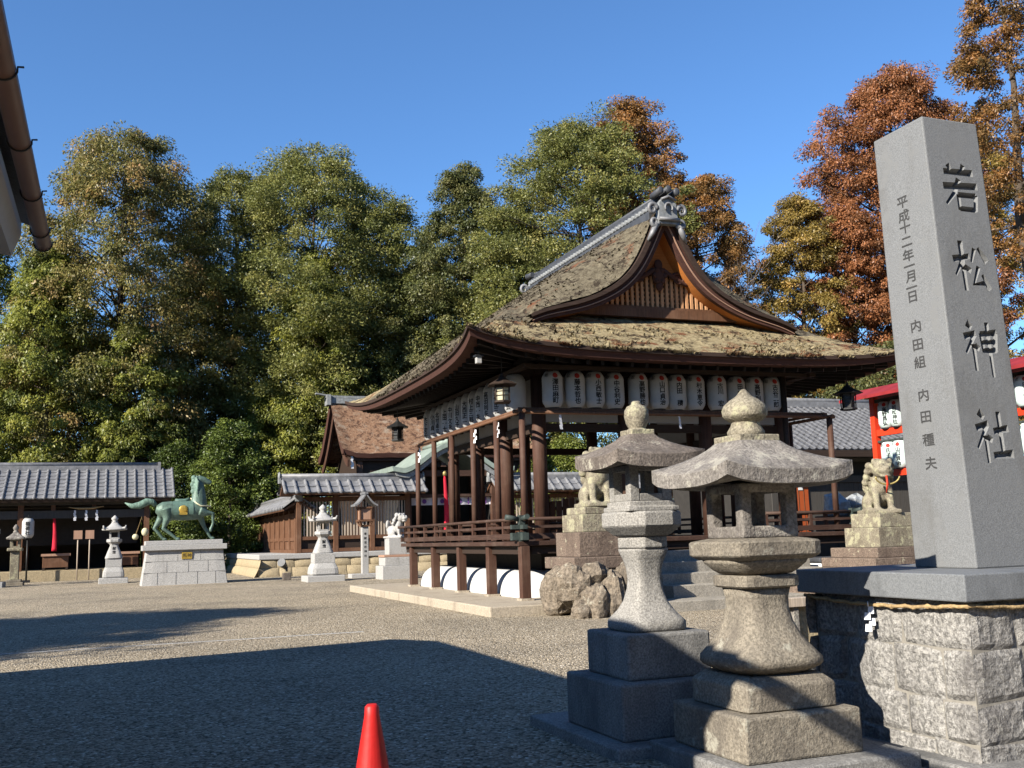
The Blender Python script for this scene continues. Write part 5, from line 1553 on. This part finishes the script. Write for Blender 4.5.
mb = MB(); mb.lathe([(.78,0),(.76,.9),(.70,1.7),(.5,2.05),(.1,2.12)], 28, p=5); mb.build('tarp', M['blue'], t)
mb = MB(); mb.lathe([(.80,.5),(.81,.55),(.79,.6)], 28, p=5); mb.build('tie_rope', M['shide'], t)

# ------------------------------------------------------------------ near building at the left, only its eave in the picture
nb = thing('near_building', 'near building whose brown gutter and pale soffit hang into the top left corner', 'building', G(0, 0))
ge, gh = -.345, 2.74
mb = MB()
n = 9; vs = []
Y0, Y1 = 2.3, 5.20
prof_ = [(.037*math.cos(a), .037*math.sin(a)) for a in np.linspace(PI, 2*PI, n)]
for y in (Y0, Y1):
    for (x, z) in prof_: vs.append((ge+x, y, gh+z))
    for (x, z) in prof_[::-1]: vs.append((ge+x*.9, y, gh+z*.9))
m_ = 2*n
mb.add(vs, [(k, (k+1) % m_, m_+(k+1) % m_, m_+k) for k in range(m_)], True)
mb.add([(ge+x, Y1, gh+z) for x, z in prof_], [tuple(range(n))])
gut = mb.build('gutter', M['gutter'], nb)
for y in (2.62, 3.25, 3.85, 4.42, 4.95, 5.18):
    mb = MB(); mb.tube([(ge+.041*math.cos(a), y, gh+.041*math.sin(a)) for a in np.linspace(PI*.95, 2.05*PI, 10)] + [(ge+.056, y+.01, gh+.012)], .0035, 5)
    mb.build('gutter_bracket', M['black_metal'], gut)
def slope_slab(mb, xa, za, xb, zb, y0, y1, th):
    mb.add([(xa,y0,za),(xa,y1,za),(xb,y1,zb),(xb,y0,zb),(xa,y0,za+th),(xa,y1,za+th),(xb,y1,zb+th),(xb,y0,zb+th)], [(0,1,2,3),(7,6,5,4),(4,5,1,0),(5,6,2,1),(6,7,3,2),(7,4,0,3)])
mb = MB(); slope_slab(mb, ge-.02, gh+.05, -.95, gh+.26, 3.36, 5.12, .045); slope_slab(mb, ge-.02, gh+.04, -.46, gh+.07, Y0, 3.355, .03); mb.build('canopy_roof', M['tile_dark'], nb)
mb = MB(); slope_slab(mb, ge-.08, gh-.02, ge-.115, gh-.115, 3.36, 5.0, .05); slope_slab(mb, ge-.115, gh-.12, -.95, gh-.05, 3.36, 5.0, .03); slope_slab(mb, ge-.05, gh-.03, -.46, gh-.01, Y0, 3.355, .03); mb.add([(ge-.085,5.0,gh-.02),(ge-.12,5.0,gh-.12),(-.95,5.0,gh-.05),(-.95,5.0,gh+.2)],[(0,1,2,3)]); mb.build('soffit', M['greyplaster'], nb)
mb = MB(); mb.box(-1.6, -.96, 3.35, 5.0, 0, gh+.5); mb.build('porch_wall', M['plaster'], nb)
mb = MB(); mb.box(-5.0, -1.75, 3.2, 10.2, 0, 3.3); mb.prism([(-5.0,3.29),(-1.75,3.29),(-3.4,4.15)], 3.3, 10.1); mb.build('wall', M['plaster'], nb)
mb = MB(); slope_slab(mb, -1.45, 3.26, -3.4, 4.20, 3.1, 10.6, .08); slope_slab(mb, -7.4, 2.27, -3.4, 4.20, 3.1, 10.6, .08); mb.build('main_roof', M['tile_dark'], nb)
# ------------------------------------------------------------------ trees
def leaf_mesh(name, C, Dn, S, asp, tint, mat, rs, Nv):
    """one small bent blade per leaf or spray"""
    n = len(C)
    Dn = Dn/np.linalg.norm(Dn, axis=1)[:, None]
    rnd = Nv + rs.normal(size=(n, 3))*.45; W = np.cross(Dn, rnd); W /= np.linalg.norm(W, axis=1)[:, None]
    Nn = np.cross(Dn, W)
    L = S[:, None]; Wd = (S*asp)[:, None]
    V = np.empty((n, 4, 3))
    V[:, 0] = C - Dn*L*.5
    V[:, 1] = C + W*Wd*.5 + Nn*L*.08
    V[:, 2] = C + Dn*L*.5 - Nn*L*.12
    V[:, 3] = C - W*Wd*.5 + Nn*L*.08
    me = bpy.data.meshes.new(name)
    me.vertices.add(n*4); me.vertices.foreach_set('co', V.reshape(-1))
    me.loops.add(n*4); me.loops.foreach_set('vertex_index', np.arange(n*4, dtype=np.int32))
    me.polygons.add(n); me.polygons.foreach_set('loop_start', np.arange(0, n*4, 4, dtype=np.int32))
    me.polygons.foreach_set('loop_total', np.full(n, 4, dtype=np.int32))
    at = me.attributes.new('tint', 'FLOAT', 'FACE'); at.data.foreach_set('value', np.clip(tint, 0, 1).astype(np.float32))
    me.materials.append(mat); me.update(); me.validate()
    return me
PROF = {
 'cedar': [(0,.55),(.12,.9),(.35,1.0),(.6,.88),(.8,.66),(.93,.38),(1,.12)],
 'round': [(0,.55),(.12,.85),(.35,1.0),(.6,.98),(.8,.80),(.92,.52),(1,.16)],
 'dome': [(0,.6),(.12,.86),(.35,1.0),(.6,1.0),(.78,.88),(.9,.66),(1,.30)],
 'spire': [(0,.8),(.25,1.0),(.55,.72),(.8,.42),(1,.06)],
 'shrub': [(0,1.0),(.25,1.0),(.55,.8),(.8,.55),(1,.15)],
}
def tree(name, label, cat, x, y, h, r, zb, kind, mat, clumps, per, leaf, seed, cl=.16, droop=.3, lean=0, asp=.45, group=None, trunk_r=None, inner=.5, bias=0., ys=1.0, tdark=0.):
    rs = np.random.RandomState(seed)
    t = thing(name, label, cat, (x, y, 0), rs.uniform(0, 6), group)
    tr = trunk_r or max(.05, h*.016)
    mb = MB(); k = 9
    pts = [(lean*(i/k)**2 + .12*math.sin(i*1.3+seed), .12*math.cos(i*1.7+seed), h*.96*i/k - .1) for i in range(k+1)]
    mb.tube(pts, [tr*(1.25 if i == 0 else 1)*(1-.93*i/k) for i in range(k+1)], 8)
    prof = PROF[kind]; clumps = int(clumps*2.3); per = int(per*.45); cl = cl*.66
    Cs = []; Rs = []; Ts = []
    def rad(u, az):
        lob = 1 + .17*math.sin(az*3+seed) + .14*math.sin(az*5+seed*2.3+u*7) + .12*math.sin(u*23+seed+az*2)
        return r*lerp_tab(prof, u)*lob
    H = h-zb
    for i in range(clumps):
        u = rs.rand()**.85; az = rs.uniform(0, 2*PI)
        q = inner + (1-inner)*rs.rand()**.55
        rr = rad(u, az)*q
        c = np.array([rr*math.cos(az) + lean*((zb+u*H)/h)**2, rr*math.sin(az)*ys, zb + u*H - droop*rr*.25 + rs.normal()*.02*H])
        Cs.append(c); Rs.append(r*cl*rs.uniform(.65, 1.35)); Ts.append(rs.normal()*.16 + bias)
        if i % 7 == 0 and rr > .3*r:
            z0 = max(.3, c[2] - rr*.25 if kind != 'round' else c[2] - rr*.55)
            f = min(1, z0/h)
            base = Vector((lean*f*f, 0, z0)); tip = Vector(c)
            mid = (base+tip)/2 + Vector((0, 0, -.04*rr if kind == 'cedar' else .05*rr))
            b0 = tr*.32*(1-f*.7)
            mb.tube([base, mid, tip], [b0, b0*.6, b0*.2], 5, caps=False)
    tk = mb.build('trunk', M['trunk'], t)
    Cs = np.array(Cs); Rs = np.array(Rs); Ts = np.array(Ts)
    per = int(per*4.2); m = clumps*per
    idx = np.repeat(np.arange(clumps), per)
    dv = rs.normal(size=(m, 3)); dv /= np.linalg.norm(dv, axis=1)[:, None]
    rad_ = rs.rand(m)**.45
    off = dv*rad_[:, None]*Rs[idx][:, None]*np.array([1.15, 1.15, .72])
    if droop: off[:, 2] -= droop*.55*Rs[idx]*rs.rand(m)*np.hypot(off[:,0], off[:,1])/np.maximum(Rs[idx], .01)
    C = Cs[idx] + off
    outv = C.copy(); outv[:, 2] = 0; outv /= np.maximum(np.linalg.norm(outv, axis=1)[:, None], .01)
    D = dv*.5 + outv*.5 + rs.normal(size=(m, 3))*.6; D[:, 2] -= droop*1.3
    S = leaf*.40*rs.uniform(.6, 1.5, m)
    tint = .45 + Ts[idx] + rs.normal(size=m)*.10 - tdark
    link('crown', leaf_mesh('crown', C, D, S, asp, tint, LM[mat], rs, dv + np.array([0,0,.35]) + outv*.25), t)
    return t
def wx(px, Y): return (px-512)/1025.0*Y*.99
T_ = 'trees of the wood behind the shrine'
tree('cedar_tree','tall browning cedar with drooping sprays behind the left open shrine','tree', wx(110,60), 60, 26.2, 6.4, 3.0, 'dome','cedar', 330, 120, .42, 1, cl=.19, droop=.75, inner=.3, group=T_)
tree('cypress_tree','yellow green cypress with hanging sprays at the left edge, before the browning cedar','tree', wx(28,55), 56, 18.0, 3.9, 1.0, 'cedar','cypress', 210, 110, .40, 2, cl=.21, droop=.9, inner=.25, group=T_)
tree('cypress_tree','yellow green cypress at the far left, partly cut by the picture edge','tree', wx(-55,58), 59, 20.5, 4.6, 1.0, 'cedar','cypress', 180, 100, .42, 3, cl=.22, droop=.8, inner=.25, bias=-.1, group=T_)
tree('cypress_tree','slender yellow green cypress in front of the browning cedar','tree', wx(120,55), 56, 13.5, 2.9, 1.5, 'cedar','cypress', 130, 100, .38, 31, cl=.24, droop=.9, inner=.25, bias=-.05, group=T_)
tree('evergreen_tree','broad round crowned evergreen, the largest dome against the sky','tree', wx(305,64), 65, 26.0, 6.6, 4.5, 'dome','olive', 380, 140, .38, 4, cl=.19, droop=.15, inner=.5, group=T_, bias=.03)
tree('evergreen_tree','smaller round evergreen shoulder left of the largest dome','tree', wx(225,64), 65, 25.2, 4.6, 3.5, 'dome','olive', 220, 120, .38, 5, cl=.23, droop=.15, inner=.45, group=T_, bias=-.03)
tree('evergreen_tree','round evergreen shoulder right of the largest dome','tree', wx(378,64), 64.5, 22.8, 4.2, 3.0, 'dome','olive', 200, 120, .38, 6, cl=.23, droop=.15, inner=.45, group=T_, bias=-.06)
tree('cypress_tree','sunlit yellow green cypress standing before the largest dome','tree', wx(312,62), 62, 18.6, 3.7, 1.0, 'cedar','cypress', 230, 110, .38, 7, cl=.22, droop=.9, inner=.25, bias=.03, group=T_)
tree('cypress_tree','low sunlit cypress left of the rusty roofed sanctuary','tree', wx(262,61), 61, 10.5, 2.8, .5, 'cedar','cypress', 120, 100, .36, 8, cl=.25, droop=.9, inner=.25, bias=-.08, group=T_)
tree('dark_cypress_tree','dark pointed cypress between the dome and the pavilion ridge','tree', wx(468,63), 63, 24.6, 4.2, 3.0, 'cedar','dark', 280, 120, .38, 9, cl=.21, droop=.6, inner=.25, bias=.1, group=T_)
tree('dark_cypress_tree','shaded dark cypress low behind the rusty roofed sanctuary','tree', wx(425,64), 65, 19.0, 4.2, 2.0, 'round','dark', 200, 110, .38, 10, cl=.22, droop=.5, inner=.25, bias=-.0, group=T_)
tree('evergreen_tree','dense olive green oak crown behind the pavilion ridge','tree', wx(588,61), 61, 26.0, 5.6, 6.0, 'dome','olive', 380, 140, .36, 12, cl=.20, droop=.1, inner=.5, bias=.06, group=T_)
tree('evergreen_tree','lower olive oak crown left of the pavilion ridge','tree', wx(512,62), 62, 21.0, 3.9, 4.0, 'dome','olive', 200, 120, .36, 13, cl=.23, droop=.1, inner=.45, bias=.0, group=T_)
tree('brown_cedar_tree','brown winter cedar with the highest top above the pavilion ridge','tree', wx(645,63), 64, 29.0, 4.0, 10.0, 'round','brown', 230, 120, .40, 14, cl=.22, droop=.5, inner=.3, group=T_)
tree('brown_cedar_tree','brown and olive cedar right of the pavilion gable','tree', wx(710,63), 63, 23.4, 4.0, 6.0, 'dome','brown', 260, 120, .40, 15, cl=.22, droop=.5, inner=.35, bias=-.10, group=T_)
tree('gold_conifer_tree','olive gold conifer left of the rust coloured tree','tree', wx(815,62), 62, 21.6, 3.3, 5.0, 'round','gold', 180, 110, .38, 16, cl=.23, droop=.5, inner=.25, group=T_, bias=-.05)
tree('rust_conifer_tree','large rust coloured conifer behind the carved pillar','tree', wx(922,64), 64, 30.6, 6.2, 6.0, 'round','rust', 420, 130, .42, 17, cl=.17, droop=.6, inner=.3, group=T_)
tree('rust_conifer_tree','smaller rust conifer between the gold conifer and the pillar','tree', wx(866,62), 62, 21.0, 3.4, 5.0, 'round','rust', 170, 110, .40, 18, cl=.23, droop=.6, inner=.25, group=T_, bias=.05)
tree('gold_conifer_tree','brown gold conifer at the right edge behind the pillar','tree', wx(1010,60), 61, 25.5, 4.4, 3.0, 'round','gold', 230, 110, .40, 19, cl=.21, droop=.5, inner=.3, group=T_)
tree('brown_cedar_tree','dark brown cedar leaning in at the top right corner','tree', wx(1040,45), 44, 28.0, 2.9, 13.0, 'cedar','brown', 120, 110, .34, 20, cl=.24, droop=.5, inner=.2, bias=-.05, group=T_)
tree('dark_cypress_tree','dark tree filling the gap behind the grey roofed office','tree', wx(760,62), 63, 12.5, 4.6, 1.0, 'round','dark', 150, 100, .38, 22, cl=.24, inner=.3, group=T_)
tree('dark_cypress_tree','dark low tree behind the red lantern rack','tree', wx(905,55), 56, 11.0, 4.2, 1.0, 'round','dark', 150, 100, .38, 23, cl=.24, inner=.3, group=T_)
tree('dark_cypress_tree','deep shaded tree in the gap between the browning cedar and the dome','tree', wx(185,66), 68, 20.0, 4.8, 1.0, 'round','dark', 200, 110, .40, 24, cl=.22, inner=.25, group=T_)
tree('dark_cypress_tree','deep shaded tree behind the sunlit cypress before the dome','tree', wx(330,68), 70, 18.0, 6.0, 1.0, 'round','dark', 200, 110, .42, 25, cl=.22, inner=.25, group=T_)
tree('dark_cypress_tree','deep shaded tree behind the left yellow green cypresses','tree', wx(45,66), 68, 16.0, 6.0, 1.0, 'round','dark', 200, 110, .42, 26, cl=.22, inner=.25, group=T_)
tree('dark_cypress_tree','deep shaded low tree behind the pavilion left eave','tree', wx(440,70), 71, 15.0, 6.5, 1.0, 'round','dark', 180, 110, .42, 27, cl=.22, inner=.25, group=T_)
S_ = 'camellia shrubs along the wood edge'
for i, (px, Y, h, r, b, lb) in enumerate([(225,53,7.4,2.7,.12,'bright green camellia behind the bronze horse'),(170,55,6.6,2.6,-.1,'dark green camellia behind the right end of the open shrine roof'),
        (95,56,5.8,2.8,-.12,'dark camellia behind the middle of the open shrine roof'),(20,56,6.2,2.8,-.08,'dark camellia at the left edge behind the open shrine'),
        (262,55,4.6,2.3,.0,'low camellia between the horse and the board fence'),(130,57,8.0,2.6,-.05,'tall camellia above the open shrine roof'),(-40,57,6.0,3.0,-.1,'camellia beyond the left picture edge')]):
    tree('camellia_shrub', lb, 'shrub', wx(px, Y), Y, h, r, .1, 'shrub', 'camellia', 130, 110, .27, 40+i, cl=.26, droop=.2, inner=.45, asp=.6, bias=b, group=S_, trunk_r=.09)
for i, (px, Y, h, r, lb) in enumerate([(520,56,6.4,2.6,'light green hedge shrub seen between the first pavilion columns'),(570,57,6.6,2.8,'light green hedge shrub seen left of the ball topped lantern roof'),(640,57,6.2,2.8,'hedge shrub behind the stone lantern roofs')]):
    tree('hedge_shrub', lb, 'shrub', wx(px, Y), Y, h, r, .1, 'shrub', 'hedge', 130, 100, .27, 60+i, cl=.26, inner=.45, asp=.6, group='hedge shrubs behind the precinct fence', trunk_r=.08)
# bare twiggy tree in the gap right of the gable
bt = thing('bare_tree', 'leafless tree with fine pale twigs in the gap right of the pavilion gable', 'tree', (wx(735,62), 60, 0), 0)
mb = MB(); rg = random.Random(8)
def twig(p, d, L, r_, depth):
    q = p + d*L
    mid = (p+q)/2 + Vector((rg.uniform(-.06,.06), rg.uniform(-.06,.06), 0))*L
    mb.tube([p, mid, q], [r_, r_*.85, r_*.65], 5 if depth < 3 else 3, caps=False)
    if depth < 6:
        for k in range(3 if depth < 5 else 4):
            nd = (d + Vector((rg.uniform(-.75,.75), rg.uniform(-.75,.75), rg.uniform(-.1,.55)))).normalized()
            twig(q if k else mid, nd, L*rg.uniform(.6,.85), r_*.62, depth+1)
twig(Vector((0,0,0)), Vector((0,0,1)), 6.0, .16, 0)
M['twig'] = plain('pale_grey_twigs', (.23,.19,.17), .9, var=.2)
mb.build('branches', M['twig'], bt)
# conifers outside the left of the picture whose shade crosses the gravel
for i, (D, t, h, r) in enumerate([(-18.3, 12.2, 12.4, 4.2), (-21.5, 8.6, 12.4, 4.2)]):
    q = G(D, t)
    tree('cypress_tree', ['conifer left of the picture whose shadow tip crosses the gravel', 'second conifer left of the picture, farther from the gravel'][i], 'tree', q.x, q.y, h, r, 2.0, 'dome', 'cypress', 260, 50, .6, 77+i, cl=.26, droop=.6, inner=.2)
# added foliage ring, unseen at both sides and behind, holds back low sky light
rs = np.random.RandomState(99); n = 60000
az = R(62) + rs.rand(n)*R(236)
hmax = np.where(np.abs(az - R(225)) < R(34), 11.0, 19.0) * (.8 + .2*np.sin(az*17) * np.cos(az*7))
rr = 56 + 9*rs.rand(n); z = hmax*rs.rand(n)**.9
C = np.stack([rr*np.sin(az), rr*np.cos(az) + 10, z], 1)
dn = rs.normal(size=(n, 3)); dn[:, 2] -= .5
o = link('sky_blocking_foliage', leaf_mesh('sky_blocking_foliage', C, dn, 1.5*rs.uniform(.6, 1.4, n), .6, .45 + .2*rs.normal(size=n), LM['olive'], rs, rs.normal(size=(n, 3))))
tag(o, 'unseen ring of foliage added to block low sky light', 'wood', kind='stuff')
